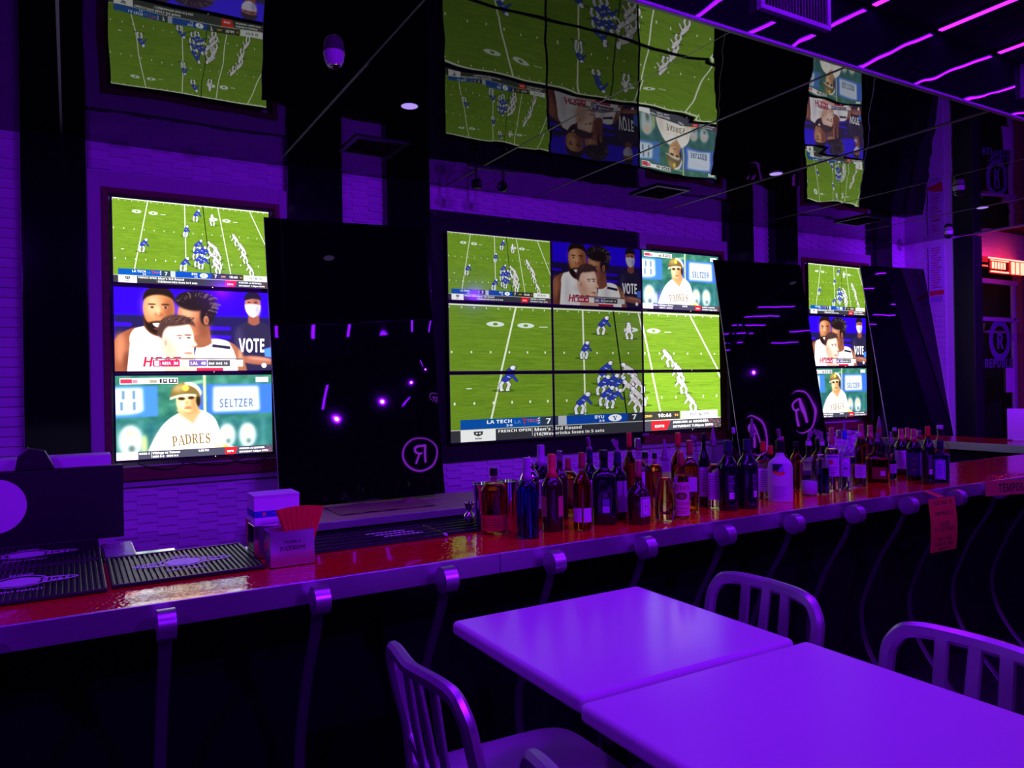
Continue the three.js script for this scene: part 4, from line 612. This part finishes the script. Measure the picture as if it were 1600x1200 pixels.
const GLASS = {
  amber: [shell(0.82, 0.62, 0.56), liquidOf(0.78, 0.2, 0.06, 0.05), 0.76], brown: [dark(0.03, 0.008, 0.008)], black: [dark(0.006, 0.006, 0.010)], green: [dark(0.008, 0.03, 0.012)],
  blue: [shell(0.3, 0.34, 0.95), liquidOf(0.1, 0.12, 0.95, 0.06), 0.72], rose: [shell(0.86, 0.78, 0.84), liquidOf(0.8, 0.45, 0.55, 0.09), 0.66], clear: [shell(0.88, 0.88, 0.9), liquidOf(0.9, 0.92, 0.95, 0.2), 0.42],
  clearamber: [shell(0.97, 0.96, 0.94), liquidOf(0.8, 0.45, 0.12, 0.06), 0.55], lavender: [shell(0.88, 0.87, 0.9), std({ color: lin(0.62, 0.56, 0.72), roughness: 0.5 }), 0.26], violet: [shell(0.86, 0.86, 0.92), liquidOf(0.1, 0.05, 0.45, 0.03), 0.5],
  red: [shell(0.9, 0.8, 0.8), liquidOf(0.85, 0.06, 0.03, 0.04), 0.6], frost: [phy({ color: lin(0.86, 0.86, 0.9), transmission: 0.45, thickness: 0, roughness: 0.75 })],
};
const plain = (r, g, b, rough = 0.35, metal = 0) => std({ color: lin(r, g, b), roughness: rough, metalness: metal });
const CAP = { black: [plain(.01, .01, .012), .885], mauve: [plain(.45, .3, .5, .4), .72], orange: [plain(.85, .16, .06, .45), .70], maroon: [plain(.4, .04, .05, .35), .80], copper: [plain(.75, .34, .22, .35, .6), .74], grey: [M.greyPlastic, .93], navy: [plain(.02, .02, .06, .3), .80], collar: [plain(.008, .008, .01, .3), .80], clearcap: [plain(.6, .58, .66, .3), .92], bluecap: [plain(.03, .06, .75, .35), .86], silver: [plain(.7, .68, .72, .25, .9), .84], red: [plain(.7, .03, .03, .35), .82] };
const LBL = (w, h, draw) => std({ map: canvas(w, h, draw), roughness: 0.6 });
const lines = (c, x, y, w, n, step, col) => { c.fillStyle = col; for (let k = 0; k < n; k++) c.fillRect(x, y + k * step, w * (0.7 + 0.3 * rnd()), step * 0.4); };
const bars = (c, x, y, w, h) => { c.fillStyle = '#fff'; c.fillRect(x, y, w, h); c.fillStyle = '#111'; for (let k = 3; k < w - 3; k += 3 + Math.floor(rnd() * 4)) c.fillRect(x + k, y + 3, 1 + Math.floor(rnd() * 2), h - 6); };
const LABELS = {   // [material, from, to (share of height), arc in radians, turn]
  redlow: [LBL(128, 64, (c, W, H) => { c.fillStyle = '#c4392a'; c.fillRect(0, 0, W, H); lines(c, 16, 16, 96, 4, 10, '#8e2018'); }), .06, .30, 2.6, 0],
  cream: [LBL(160, 256, (c, W, H) => { c.fillStyle = '#d9c3a8'; c.fillRect(0, 0, W, H); text(c, "Tito's", 80, 40, 48, '#7a2a22', 'bold italic', 'serif', 'center'); c.fillStyle = '#5a2a22'; c.beginPath(); c.ellipse(80, 105, 44, 28, 0, 0, 7); c.fill(); c.fillStyle = '#a06a50'; c.beginPath(); c.ellipse(80, 105, 22, 14, 0, 0, 7); c.fill(); text(c, 'Handmade', 80, 160, 30, '#7a2a22', 'italic', 'serif', 'center'); text(c, 'VODKA', 80, 200, 26, '#9a5a4a', 'bold', 'serif', 'center'); lines(c, 30, 222, 100, 2, 12, '#a08068'); }), .06, .56, 2.5, 0],
  backtext: [LBL(96, 160, (c, W, H) => { c.fillStyle = '#0c0c14'; c.fillRect(0, 0, W, H); lines(c, 12, 8, 72, 11, 9, '#8a8aa8'); bars(c, 22, 112, 54, 40); }), .16, .52, 0.9, 0.35],
  barcode: [LBL(96, 160, (c, W, H) => { c.fillStyle = '#0a140e'; c.fillRect(0, 0, W, H); lines(c, 12, 8, 72, 11, 9, '#7c8c94'); bars(c, 22, 112, 54, 40); }), .16, .52, 0.7, 0.75],
  stack: [LBL(96, 160, (c, W, H) => { c.fillStyle = '#0c0c12'; c.fillRect(0, 0, W, H); lines(c, 20, 6, 60, 4, 8, '#8c8cb0'); c.fillStyle = '#6e62a4'; c.fillRect(14, 48, 70, 50); c.fillStyle = '#b8b4e0'; c.fillRect(14, 104, 70, 50); }), .16, .44, 0.8, 0.25],
  fruit: [LBL(128, 128, (c, W, H) => { c.fillStyle = '#cfcde0'; c.fillRect(0, 0, W, H); c.fillStyle = '#1b1c3a'; c.fillRect(14, 8, 72, 70); c.fillStyle = '#8f9ad0'; c.beginPath(); c.moveTo(50, 74); c.lineTo(78, 18); c.lineTo(100, 74); c.fill(); c.fillStyle = '#f08a24'; for (const [x, y] of [[34, 84], [60, 94], [86, 88]]) { c.beginPath(); c.arc(x, y, 16, 0, 7); c.fill(); } c.fillStyle = '#ffc46a'; c.beginPath(); c.arc(58, 92, 8, 0, 7); c.fill(); }), .40, .64, 1.5, 0],
  rose: [LBL(96, 128, (c, W, H) => { c.fillStyle = '#cfc6dc'; c.fillRect(0, 0, W, H); c.fillStyle = '#c83048'; c.beginPath(); c.arc(40, 44, 14, 0, 7); c.fill(); lines(c, 14, 74, 70, 5, 10, '#6a5a8a'); c.fillStyle = '#5a56a0'; c.fillRect(12, 8, 72, 10); }), .24, .58, 2.2, 0],
  right: [LBL(96, 128, (c, W, H) => { c.fillStyle = '#d8d2dc'; c.fillRect(0, 0, W, H); c.strokeStyle = '#6a5a80'; c.lineWidth = 5; c.strokeRect(10, 8, 76, 112); c.strokeStyle = '#a2405a'; c.beginPath(); c.moveTo(34, 32); c.lineTo(34, 96); c.moveTo(60, 32); c.lineTo(60, 96); c.moveTo(34, 62); c.lineTo(60, 62); c.stroke(); }), .14, .44, 1.1, 0.7],
  white: [LBL(96, 128, (c, W, H) => { c.fillStyle = '#d4d0dc'; c.fillRect(0, 0, W, H); lines(c, 14, 16, 70, 8, 12, '#8a84a0'); }), .14, .54, 1.9, 0],
  violetprint: [LBL(96, 128, (c, W, H) => { c.fillStyle = '#3a2a6a'; c.fillRect(0, 0, W, H); c.fillStyle = '#8a5a78'; for (const y of [30, 62, 96]) { c.beginPath(); c.ellipse(48, y, 20, 6, 0, 0, 7); c.fill(); } c.fillStyle = '#cfc8dc'; c.fillRect(84, 0, 12, H); }), .10, .54, 2.2, 0],
  tallviolet: [plain(.5, .36, .6, .6), .12, .58, 1.2, 0.5], angled: [plain(.62, .58, .66, .6), .30, .50, 1.3, 0.2], low: [LBL(64, 96, (c, W, H) => { c.fillStyle = '#c8c4d0'; c.fillRect(0, 0, W, H); lines(c, 8, 10, 48, 8, 10, '#8a86a0'); }), .18, .42, 1.4, 0.3], bluewin: [LBL(64, 128, (c, W, H) => { c.fillStyle = '#c0c8f0'; c.fillRect(0, 0, W, H); c.strokeStyle = '#5a68c8'; c.lineWidth = 4; c.strokeRect(6, 6, 52, 116); lines(c, 14, 30, 36, 8, 10, '#5a68c8'); }), .10, .56, 1.2, 0.1],
  side: [plain(.62, .26, .16, .6), .20, .46, 0.8, -0.95], neck: [plain(.6, .5, .66, .5), .70, .84, 2.4, 0], square: [LBL(64, 64, (c, W, H) => { c.fillStyle = '#7a1c14'; c.fillRect(0, 0, W, H); c.fillStyle = '#d8d0dc'; c.fillRect(36, 20, 20, 26); }), .12, .40, 1.2, 0.2], arch: [LBL(64, 96, (c, W, H) => { c.fillStyle = '#b8b4d4'; c.fillRect(0, 0, W, H); c.strokeStyle = '#f4f4ff'; c.lineWidth = 6; c.beginPath(); c.arc(32, 34, 20, Math.PI, 0); c.stroke(); c.fillStyle = '#3a3a5a'; c.fillRect(20, 50, 24, 10); }), .24, .56, 1.5, 0], two: [plain(.66, .60, .70, .55), .12, .30, 1.0, -0.45],
};
const pourerGeo = {
  1: merge([lathe([[0, -0.012], [0.0075, -0.012], [0.009, 0.0], [0.012, 0.002], [0.012, 0.007], [0.006, 0.012], [0.0045, 0.03], [0.004, 0.05], [0, 0.05]], 16), new THREE.BoxGeometry(0.015, 0.034, 0.011).rotateZ(-0.45).translate(0.011, 0.037, 0)]),
  2: lathe([[0, -0.012], [0.0075, -0.012], [0.010, 0.0], [0.013, 0.002], [0.012, 0.012], [0.008, 0.035], [0.0045, 0.06], [0.003, 0.068], [0, 0.068]], 16),
};
function bottle([kind, x, z, h, R, glass, cap, lab, pour, label]) {
  const t = thing('bottle', label, 'bottle', [x, BAR, z], Math.atan2(0 - x, 5.02 - z) + (rnd() - 0.5) * 0.3, 'liquor bottles on the bar');
  const p = PROFILE[kind], dz = kind === 'flask' ? 0.6 : kind === 'square' || kind === 'decanter' ? 0.92 : 1, [gm, liq, fill] = GLASS[glass];
  const flat = (y) => (y < 0.7 ? dz : 1), n = R > 0.045 || h > 0.3 ? 32 : 24;
  obj('glass_body', loft(p.map(([y, r, e = 2]) => [y * h, r * R, r * R * flat(y), e]), n), gm, t);
  if (liq) {
    const f = Math.min(fill, 0.9), k = 0.9, rs = p.filter(([y]) => y < f && y > 0).map(([y, r, e = 2]) => [y * h + (y < 0.03 ? 0.004 : 0), r * R * k, r * R * k * flat(y), e]);
    const i = p.findIndex(([y]) => y >= f), a = p[i - 1], b = p[i], u = (f - a[0]) / (b[0] - a[0]), r = (a[1] + (b[1] - a[1]) * u) * R * k; rs.push([f * h, r, r * flat(f), a[2] ?? 2]);
    obj('liquid', loft(rs, n), liq, t);
  }
  const [cm, from] = CAP[cap], rAt = (y) => { const i = p.findIndex(([q]) => q >= y); if (i <= 0) return p[p.length - 1][1]; const a = p[i - 1], b = p[i]; return a[1] + (b[1] - a[1]) * (y - a[0]) / (b[0] - a[0]); };
  const top = 1, rr = [[0, 0], [rAt(from) * R + 0.0012, 0]]; for (let k = 1; k <= 4; k++) { const y = from + (top - from) * k / 4; rr.push([Math.max(rAt(Math.min(y, 0.955)) * R + 0.0015, 0.008), (y - from) * h]); } rr[rr.length - 1][1] -= 0.002; rr.push([Math.max(rAt(0.95) * R - 0.0005, 0.006), (top - from) * h], [0, (top - from) * h]);
  const c = obj('cap', lathe(rr, 20).translate(0, from * h, 0), cm, t); c.userData.label = `${cap.replace('cap', '').replace('collar', 'black')} neck seal or cap`;
  if (pour) { const q = obj('pourer', pourerGeo[pour].clone().translate(0, h, 0), M.greyPlastic, c); q.rotation.y = rnd() * 6; }
  const L = LABELS[lab];
  if (L) {
    const [m, y0, y1, arc, turn] = L, hh = (y1 - y0) * h, ym = (y0 + y1) / 2 * h, rm = rAt((y0 + y1) / 2) * R;
    const patch = (turn2, mat = m) => {
      let g;
      if (kind === 'square' || kind === 'decanter') { g = new THREE.PlaneGeometry(Math.min(arc, 1.5) * R, hh).translate(turn2 * R * 0.5, ym, R * 0.92 + 0.0009); }
      else { g = new THREE.CylinderGeometry(rm + 0.0009, rm + 0.0009, hh, 20, 1, true, -arc / 2 + turn2, arc).translate(0, ym, 0); if (kind === 'flask') g.scale(1, 1, 0.615); }
      if (lab === 'angled') g.rotateZ(0.0);
      return obj('paper_label', g, mat, t);
    };
    patch(turn); if (lab === 'two') patch(0.75); if (lab === 'side') patch(0.98); if (lab === 'fruit') patch(0, LABELS.low[0]).position.y = -0.36 * h;
  }
}
const BOTTLES = [
  ["flask",1.399,2.475,0.254,0.0516,"amber","black","redlow",0,"amber oval bottle with low red label and black cap, leftmost on bar"],
  ["spirit",1.469,2.605,0.298,0.043,"blue","mauve","neck",0,"vivid blue glass bottle with pale neck band beside the amber oval one"],
  ["spirit",1.617,2.549,0.299,0.0424,"brown","orange","side",0,"dark brown whiskey bottle with bright orange neck seal"],
  ["spirit",1.717,2.61,0.303,0.0374,"amber","maroon","two",0,"amber bottle with red neck and two small pale square labels"],
  ["square",1.871,2.547,0.299,0.0482,"black","black","stack",0,"square black liqueur bottle with small stacked back label"],
  ["cognac",1.983,2.63,0.257,0.0467,"brown","copper","right",0,"round shouldered cognac bottle with copper neck and framed pale label"],
  ["carafe",2.106,2.649,0.268,0.0474,"rose","grey","none",2,"flared carafe shaped bottle with tall grey pourer next to cream label bottle"],
  ["spirit",2.197,2.645,0.278,0.0347,"rose","maroon","cream",0,"clear bottle with tall cream label marked with an oval emblem"],
  ["square",2.338,2.55,0.314,0.0364,"amber","maroon","angled",0,"square amber bottle with maroon cap and slanted pale label"],
  ["wine",2.51,2.609,0.308,0.0425,"black","navy","backtext",0,"black round bottle with lined back label, left of the green bottle"],
  ["wine",2.617,2.621,0.309,0.0459,"green","navy","barcode",0,"dark green round bottle with navy cap beside the frosted bottle"],
  ["spirit",2.892,2.569,0.286,0.056,"frost","collar","fruit",1,"large frosted white vodka bottle with orange fruit picture and pourer"],
  ["spirit",3.149,2.528,0.264,0.0411,"lavender","clearcap","none",1,"clear bottle holding cloudy lavender liqueur with grey pourer"],
  ["spirit",3.223,2.549,0.261,0.0318,"violet","clearcap","none",1,"clear bottle half full of dark blue liqueur, beside the lavender one"],
  ["spirit",3.359,2.502,0.323,0.036,"rose","copper","rose",0,"clear bottle with pale label, small red rose print and copper neck"],
  ["spirit",3.428,2.526,0.304,0.0328,"clear","bluecap","arch",1,"slim clear bottle with bright blue cap and pourer"],
  ["square",3.582,2.495,0.286,0.0371,"clear","clearcap","low",0,"clear square bottle with dark strip and low white label"],
  ["decanter",3.804,2.451,0.224,0.0612,"red","black","square",1,"squat square bottle of red liqueur with pourer"],
  ["spirit",3.98,2.419,0.213,0.0288,"violet","grey","low",1,"narrow violet bottle with tilted label beside the red liqueur bottle"],
  ["wine",4.212,2.332,0.271,0.0376,"black","copper","white",0,"dark wine bottle with copper capsule and wide white label"],
  ["wine",4.059,2.504,0.285,0.0393,"black","copper","violetprint",0,"dark wine bottle with copper capsule and violet printed label"],
  ["wine",3.966,2.64,0.309,0.0326,"black","red","backtext",0,"dark wine bottle with bright red capsule and small lined label"],
  ["square",4.056,2.653,0.229,0.0432,"blue","navy","bluewin",0,"blue square gin bottle with pale blue window label at right end"],
  ["spirit",4.224,2.556,0.301,0.0468,"clearamber","clearcap","none",0,"tall clear bottle with flared lip behind the blue gin bottle"],
  ["wine",1.737,2.282,0.311,0.0411,"black","mauve","white",0,"black wine bottle with mauve capsule behind the orange sealed whiskey"],
  ["spirit",1.782,2.358,0.289,0.0352,"brown","silver","none",0,"brown bottle with silvery neck behind the red necked amber bottle"],
  ["flask",1.855,2.314,0.249,0.0415,"amber","maroon","none",0,"short amber bottle with maroon stopper between two taller bottles"],
  ["wine",1.956,2.334,0.283,0.0336,"black","navy","white",1,"black bottle with grey tilted pourer behind the square black bottle"],
  ["wine",1.981,2.496,0.281,0.0403,"black","navy","tallviolet",1,"black bottle with tall violet label beside the square black bottle"],
  ["spirit",2.124,2.4,0.351,0.031,"amber","red","none",0,"tall bottle with red capsule standing behind the cognac bottle"],
  ["spirit",2.198,2.368,0.32,0.0403,"rose","silver","white",0,"clear bottle with silver collar and white label behind the cognac"],
  ["square",2.276,2.324,0.252,0.0382,"amber","black","none",0,"square amber bottle with black cap right of the cognac bottle"],
  ["flask",2.354,2.3,0.242,0.0359,"amber","black","none",0,"rounded amber bottle with black cap left of the flared carafe"],
  ["spirit",2.389,2.422,0.339,0.035,"amber","red","none",0,"tall amber bottle with red neck behind the cream label bottle"],
  ["wine",2.5,2.47,0.333,0.0264,"black","black","white",0,"slim black bottle with small white label beside the slanted label bottle"],
  ["spirit",2.495,2.535,0.299,0.0288,"rose","grey","white",2,"clear bottle with pale label and long pourer left of the black bottle"],
  ["spirit",2.514,2.406,0.267,0.0328,"clear","clearcap","none",1,"clear glass bottle with pourer behind the slanted label bottle"],
  ["spirit",2.672,2.49,0.353,0.0209,"clear","clearcap","none",0,"thin clear tube bottle standing behind the two dark round bottles"],
  ["square",2.895,2.467,0.274,0.0372,"rose","red","white",0,"square bottle with red cap and white label left of frosted bottle"],
  ["spirit",2.998,2.421,0.246,0.035,"rose","red","none",0,"clear bottle with red cap directly behind the frosted bottle"],
  ["wine",3.235,2.382,0.251,0.0331,"amber","black","none",0,"dark amber bottle right of the frosted vodka bottle"],
  ["spirit",2.787,2.497,0.324,0.0273,"clear","grey","none",2,"clear bottle with long grey pourer behind the green bottle"],
  ["spirit",3.143,2.369,0.281,0.0328,"rose","copper","none",0,"rose tinted bottle with copper cap half hidden behind the frosted bottle"],
  ["wine",3.838,2.334,0.313,0.036,"amber","copper","none",0,"amber bottle with copper capsule left of the red liqueur bottle"],
  ["wine",3.975,2.296,0.302,0.0369,"brown","copper","none",0,"brown bottle with copper capsule behind the red liqueur bottle"],
  ["wine",4.088,2.276,0.281,0.0337,"black","maroon","none",2,"dark bottle with maroon neck and pointed pourer behind the red liqueur bottle"],
  ["spirit",4.254,2.265,0.274,0.0306,"clear","clearcap","none",0,"clear bottle with clear stopper behind the white label wine bottle"],
  ["wine",4.301,2.315,0.274,0.0305,"amber","copper","none",0,"amber bottle with clear neck between the two copper capsuled wine bottles"],
  ["spirit",3.651,2.392,0.291,0.0348,"violet","clearcap","none",0,"violet bottle with clear cap behind the slim blue capped bottle"],
  ["spirit",3.668,2.316,0.287,0.0354,"clear","silver","none",0,"clear bottle with silver collar behind the blue capped bottle"],
  ["spirit",3.482,2.323,0.248,0.038,"rose","black","none",1,"rose tinted bottle with black collar and pourer behind the lavender bottle"],
  ["square",4.363,2.349,0.257,0.0343,"clear","silver","none",0,"clear square bottle with silver cap behind the violet printed wine bottle"],
];
BOTTLES.forEach(bottle);
// ---------------------------------------------------------------- notices taped to the bar edge
const notice = canvas(256, 320, (c, W, H) => { c.fillStyle = '#e0a83c'; c.fillRect(0, 0, W, H); ['THIS BAR IS', 'TEMPORARILY', 'CLOSED', 'TO CUSTOMERS', 'FOR YOUR', 'HEALTH AND', 'SAFETY'].forEach((s, i) => text(c, s, W / 2 + 4, [30, 92, 152, 186, 244, 276, 306][i], 27, '#2e2118', 'bold', 'monospace', 'center')); c.fillStyle = '#2e2118'; c.fillRect(86, 166, 92, 3); });
{ const t = thing('paper_notice', 'yellow paper notice hanging from the bar edge with seven lines of lettering', 'notice', [3.70, 0.79, 2.868]);
  const g = new THREE.PlaneGeometry(0.212, 0.262, 8, 24).translate(0, 0.131, 0), p = g.attributes.position; for (let i = 0; i < p.count; i++) { const y = p.getY(i); p.setZ(i, 0.008 * Math.sin(y * 14) + 0.004 * Math.sin(p.getX(i) * 14)); } g.computeVertexNormals();
  const both = std({ map: notice, roughness: 0.85, side: THREE.DoubleSide }); obj('sheet', g, both, t);
  obj('taped_flap', new THREE.PlaneGeometry(0.05, 0.082).rotateX(-Math.PI / 2 + 0.28).translate(0, 0.276, -0.042), std({ color: lin(0.72, 0.4, 0.05), roughness: 0.85, side: THREE.DoubleSide }), t); }
const tape = canvas(512, 96, (c, W, H) => { c.fillStyle = '#ddb257'; c.fillRect(0, 0, W, H); c.save(); c.translate(70, H / 2); c.scale(0.55, 1); text(c, 'TEMPORARILY CLOSED', 0, 0, 76, '#2a1d1a', 'bold', 'sans-serif'); c.restore(); });
{ const t = thing('paper_notice', 'long yellow paper strip on the bar edge at the right, lettered in bold', 'notice', [4.03, 1.035, 2.898]);
  const g = new THREE.PlaneGeometry(0.78, 0.078, 40, 4).translate(0.39, 0.036, 0), p = g.attributes.position; for (let i = 0; i < p.count; i++) { const x = p.getX(i); p.setY(i, p.getY(i) - 0.10 * x * x * 0.5 - 0.03 * x); p.setZ(i, 0.001 + 0.01 * Math.abs(Math.sin(x * 7.7))); p.setX(i, x); } g.computeVertexNormals();
  obj('strip', g, std({ map: tape, roughness: 0.85, side: THREE.DoubleSide }), t); }

{ // cables sagging under the left screen stack
  const m = std({ color: lin(0.01, 0.01, 0.012), roughness: 0.5 });
  [[0.34, 0.62, 0.03], [0.58, 0.95, 0.022], [0.86, 1.1, 0.028]].forEach(([a, b, d], k) => { const c = new THREE.CatmullRomCurve3([[a, 1.214, 0.006], [a + (b - a) * 0.3, 1.205 - d * 0.7, 0.014], [a + (b - a) * 0.7, 1.205 - d, 0.016], [b, 1.214, 0.006]].map((p) => new THREE.Vector3(...p))); tag(obj('cable', new THREE.TubeGeometry(c, 24, 0.004, 8), m), ['black cable sagging under the left screen stack, leftmost', 'black cable sagging under the middle of the left screen stack', 'black cable sagging under the left screen stack, rightmost'][k], 'cable', 'cables under the left stack'); }); }
// ---------------------------------------------------------------- round letter signs behind the viewer, mirrored in the acrylic sheets
function letterSign(x, y, z, turn, r, label) {
  const t = thing('letter_sign', label, 'sign', [x, y, z], turn, 'round lit letter signs');
  obj('disc', cyl(r, r, 0.03, 64).rotateX(Math.PI / 2).translate(0, 0, 0.03), M.blackSatin, t);
  const glow = std({ color: 0x000000, emissive: lin(0.4, 0.03, 1.0), emissiveIntensity: 11 });
  obj('halo_tube', new THREE.TorusGeometry(r + 0.012, 0.012, 10, 72).translate(0, 0, 0.012), glow, t);
  const k = r * 0.62, seg = (pts) => sweep(pts.map(([a, b]) => [a * k, b * k, 0.055]), 0.036, 0.03, [0, 0, 1], { samples: 24, tension: 0.4 });
  obj('letter_tube', merge([seg([[-0.5, -0.95], [-0.5, 0.1], [-0.5, 0.95]]), seg([[-0.5, 0.9], [0.2, 0.9], [0.5, 0.72], [0.52, 0.35], [0.2, 0.12], [-0.2, 0.1]]), seg([[0.1, 0.1], [0.35, -0.45], [0.6, -0.98]])]), glow, t);
  obj('mount', cyl(0.02, 0.02, 0.03, 12).rotateX(Math.PI / 2), M.blackSatin, t);
}
letterSign(3.09, 2.6, 6.86, Math.PI + 0.1, 0.26, 'round black sign with violet lit letter R, mirrored in the left acrylic sheet');
{ const t = thing('sign_post', 'slim black post carrying the round lit letter sign', 'post', [3.1, 0, 6.925]); obj('tube', cyl(0.03, 0.03, UP, 16).translate(0, UP / 2, 0.0), M.blackSatin, t); }
letterSign(10.74, 2.85, 6.6, -Math.PI / 2, 0.38, 'round black sign with violet lit letter R, mirrored beside the far right screens');
letterSign(10.74, 2.8, 8.2, -Math.PI / 2, 0.38, 'round black sign with violet lit letter R, mirrored low beside the video wall');

// ---------------------------------------------------------------- far end: return wall notices, entrance glazing
const licence = canvas(128, 512, (c, W, H) => { c.fillStyle = '#cfc6e4'; c.fillRect(0, 0, W, H); c.save(); c.translate(64, 20); c.fillStyle = '#c23a6a'; for (let k = 0; k < 17; k++) c.fillRect(-44 + (k % 3) * 5, k * 22, 80 - (k % 4) * 9, 9); c.restore(); c.fillStyle = '#d8243c'; c.fillRect(4, 404, 120, 42); c.fillStyle = '#4a3a80'; for (let k = 0; k < 5; k++) c.fillRect(14, 458 + k * 10, 96, 4); });
{ const t = thing('wall_poster', 'tall narrow poster with red print on the bright right return wall', 'poster', [RX - 0.022, 2.45, 0.27], -Math.PI / 2); obj('sheet', new THREE.BoxGeometry(0.17, 0.62, 0.003).translate(0, 0.31, 0), [M.paper, M.paper, M.paper, M.paper, std({ map: licence, roughness: 0.7 }), M.paper], t); }
const door = structure('door_1', [0, 0, WZ]);
const frameWood = std({ color: lin(0.3, 0.1, 0.08), roughness: 0.5 });
obj('frame', merge([rbx(9.32, 10.75, 3.05, 3.12, -0.1, 0.02, 0.004), rbx(9.32, 9.38, 0, 3.05, -0.1, 0.02, 0.004), rbx(10.62, 10.75, 0, 3.05, -0.1, 0.02, 0.004)]), frameWood, door);
obj('mullion', merge([rbx(9.38, 10.62, 2.80, 2.86, -0.06, -0.02, 0.003), rbx(9.38, 10.62, 2.33, 2.38, -0.06, -0.02, 0.003), rbx(10.5, 10.56, 0, 2.8, -0.06, -0.02, 0.003), rbx(9.38, 10.62, 0.0, 0.2, -0.06, -0.02, 0.003)]), M.paintTrim, door);
obj('pane', bx(9.38, 10.62, 0.2, 3.05, -0.044, -0.038), M.clearPane, door);
const decal = canvas(256, 512, (c, W, H) => { c.clearRect(0, 0, W, H); c.strokeStyle = '#77689c'; c.lineWidth = 26; c.beginPath(); c.ellipse(128, 120, 62, 66, 0, 0, 7); c.stroke(); text(c, 'R', 128, 124, 84, '#77689c', 'bold', 'sans-serif', 'center'); text(c, 'REPUBLIC', 128, 208, 46, '#77689c', 'bold', 'sans-serif', 'center'); });
obj('lettering', new THREE.PlaneGeometry(0.86, 0.86 * 2).translate(10.18, 1.64, -0.034), std({ map: decal, transparent: true, alphaTest: 0.5, roughness: 0.7 }), door);
{ const t = thing('door_flyer', 'pink lit paper flyer taped inside the entrance glass', 'flyer', [10.42, 1.43, WZ - 0.03]); obj('sheet', bx(-0.12, 0.12, 0, 0.31, 0, 0.003), M.paper, t); }
const neon = std({ color: 0x000000, emissive: lin(1.0, 0.03, 0.02), emissiveIntensity: 30 });
{ const t = thing('neon_sign', 'red glowing sign board with rows of strokes high in the entrance glass', 'sign', [9.92, 2.9, WZ + 0.16]);
  obj('casing', rbx(-0.34, 0.5, -0.02, 0.16, -0.012, 0, 0.003), M.blackSatin, t); obj('halo_tube', merge([bx(-0.34, 0.5, 0.165, 0.18, -0.01, 0.0)]), neon, t); for (const x of [-0.3, 0.46]) obj('standoff', bx(x - 0.008, x + 0.008, 0.1, 0.116, -0.16, -0.012), M.blackSatin, t);
  obj('letter_tubes', merge([...[0, 1, 2, 3, 4].map((k) => bx(-0.28 + k * 0.065, -0.25 + k * 0.065, 0.045, 0.125, 0.002, 0.012)), bx(-0.31, 0.09, 0.0, 0.016, 0.002, 0.012), bx(-0.31, 0.09, 0.14, 0.15, 0.002, 0.012), ...[0, 1, 2].map((k) => bx(0.16 + k * 0.11, 0.225 + k * 0.11, 0.0, 0.15, 0.002, 0.012))]), neon, t);
  const L = new THREE.RectAreaLight(lin(1, 0.03, 0.08), 1.2, 0.7, 0.15); L.position.set(0.05, 0.075, 0.014); L.rotation.y = Math.PI; L.name = 'sign_light'; t.add(L); }
for (const [x, y, z] of [[9.2, 2.6, -1.6], [9.9, 2.62, -1.7], [10.3, 2.5, -1.5]]) { const t = thing('porch_lamp', 'small warm lamp glowing in the porch behind the entrance glass', 'lamp', [x, y, z], 0, 'warm porch lamps'); obj('globe', new THREE.SphereGeometry(0.03, 16, 10).scale(2.2, 0.5, 1), std({ color: 0, emissive: lin(1, 0.75, 0.35), emissiveIntensity: 3 }), t); obj('rod', cyl(0.006, 0.006, UP - y, 8).translate(0, (UP - y) / 2, 0), M.blackSatin, t); const L = new THREE.PointLight(lin(1, 0.7, 0.3), 0.12); L.name = 'lamp_light'; t.add(L); }
{ const t = thing('cup_shelf', 'white shelf with cups in the porch behind the glass', 'shelf', [9.9, 2.2, -0.4]); obj('board', rbx(-0.5, 0.8, 0, 0.03, -0.1, 0.1, 0.003), M.plasticWhite, t); }
for (let k = 0; k < 4; k++) tag(obj('paper_cup', lathe([[0, 0.002], [0.028, 0], [0.04, 0.1], [0.038, 0.1], [0.027, 0.004], [0, 0.004]], 20).translate(9.7 + k * 0.19, 2.231, -0.4), M.plasticWhite), 'pale cup on the shelf behind the entrance glass', 'cup', 'cups on the porch shelf');
{ const t = thing('porch_rail', 'pale handrail outside the entrance glass', 'rail', [9.9, 0, -0.7]); obj('rail_bar', rbx(-0.7, 0.6, 0.98, 1.03, -0.02, 0.02, 0.006), std({ color: lin(0.6, 0.5, 0.28), roughness: 0.5 }), t); for (const x of [-0.5, 0.4]) obj('baluster', rbx(x - 0.035, x + 0.035, 0, 1.08, -0.035, 0.035, 0.005), std({ color: lin(0.6, 0.5, 0.28), roughness: 0.5 }), t); }
{ const t = thing('menu_stand', 'pale upright menu board standing on the far end of the bar', 'stand', [7.18, BAR, 1.59], -1.1); obj('card', rbx(-0.14, 0.14, 0.01, 0.28, -0.004, 0.004, 0.002), M.paper, t); obj('foot', rbx(-0.1, 0.1, 0, 0.012, -0.04, 0.04, 0.003), M.plasticWhite, t); }

scene.traverse((o) => { if (o.isPointLight) o.castShadow = true; });
renderer.render(scene, camera);
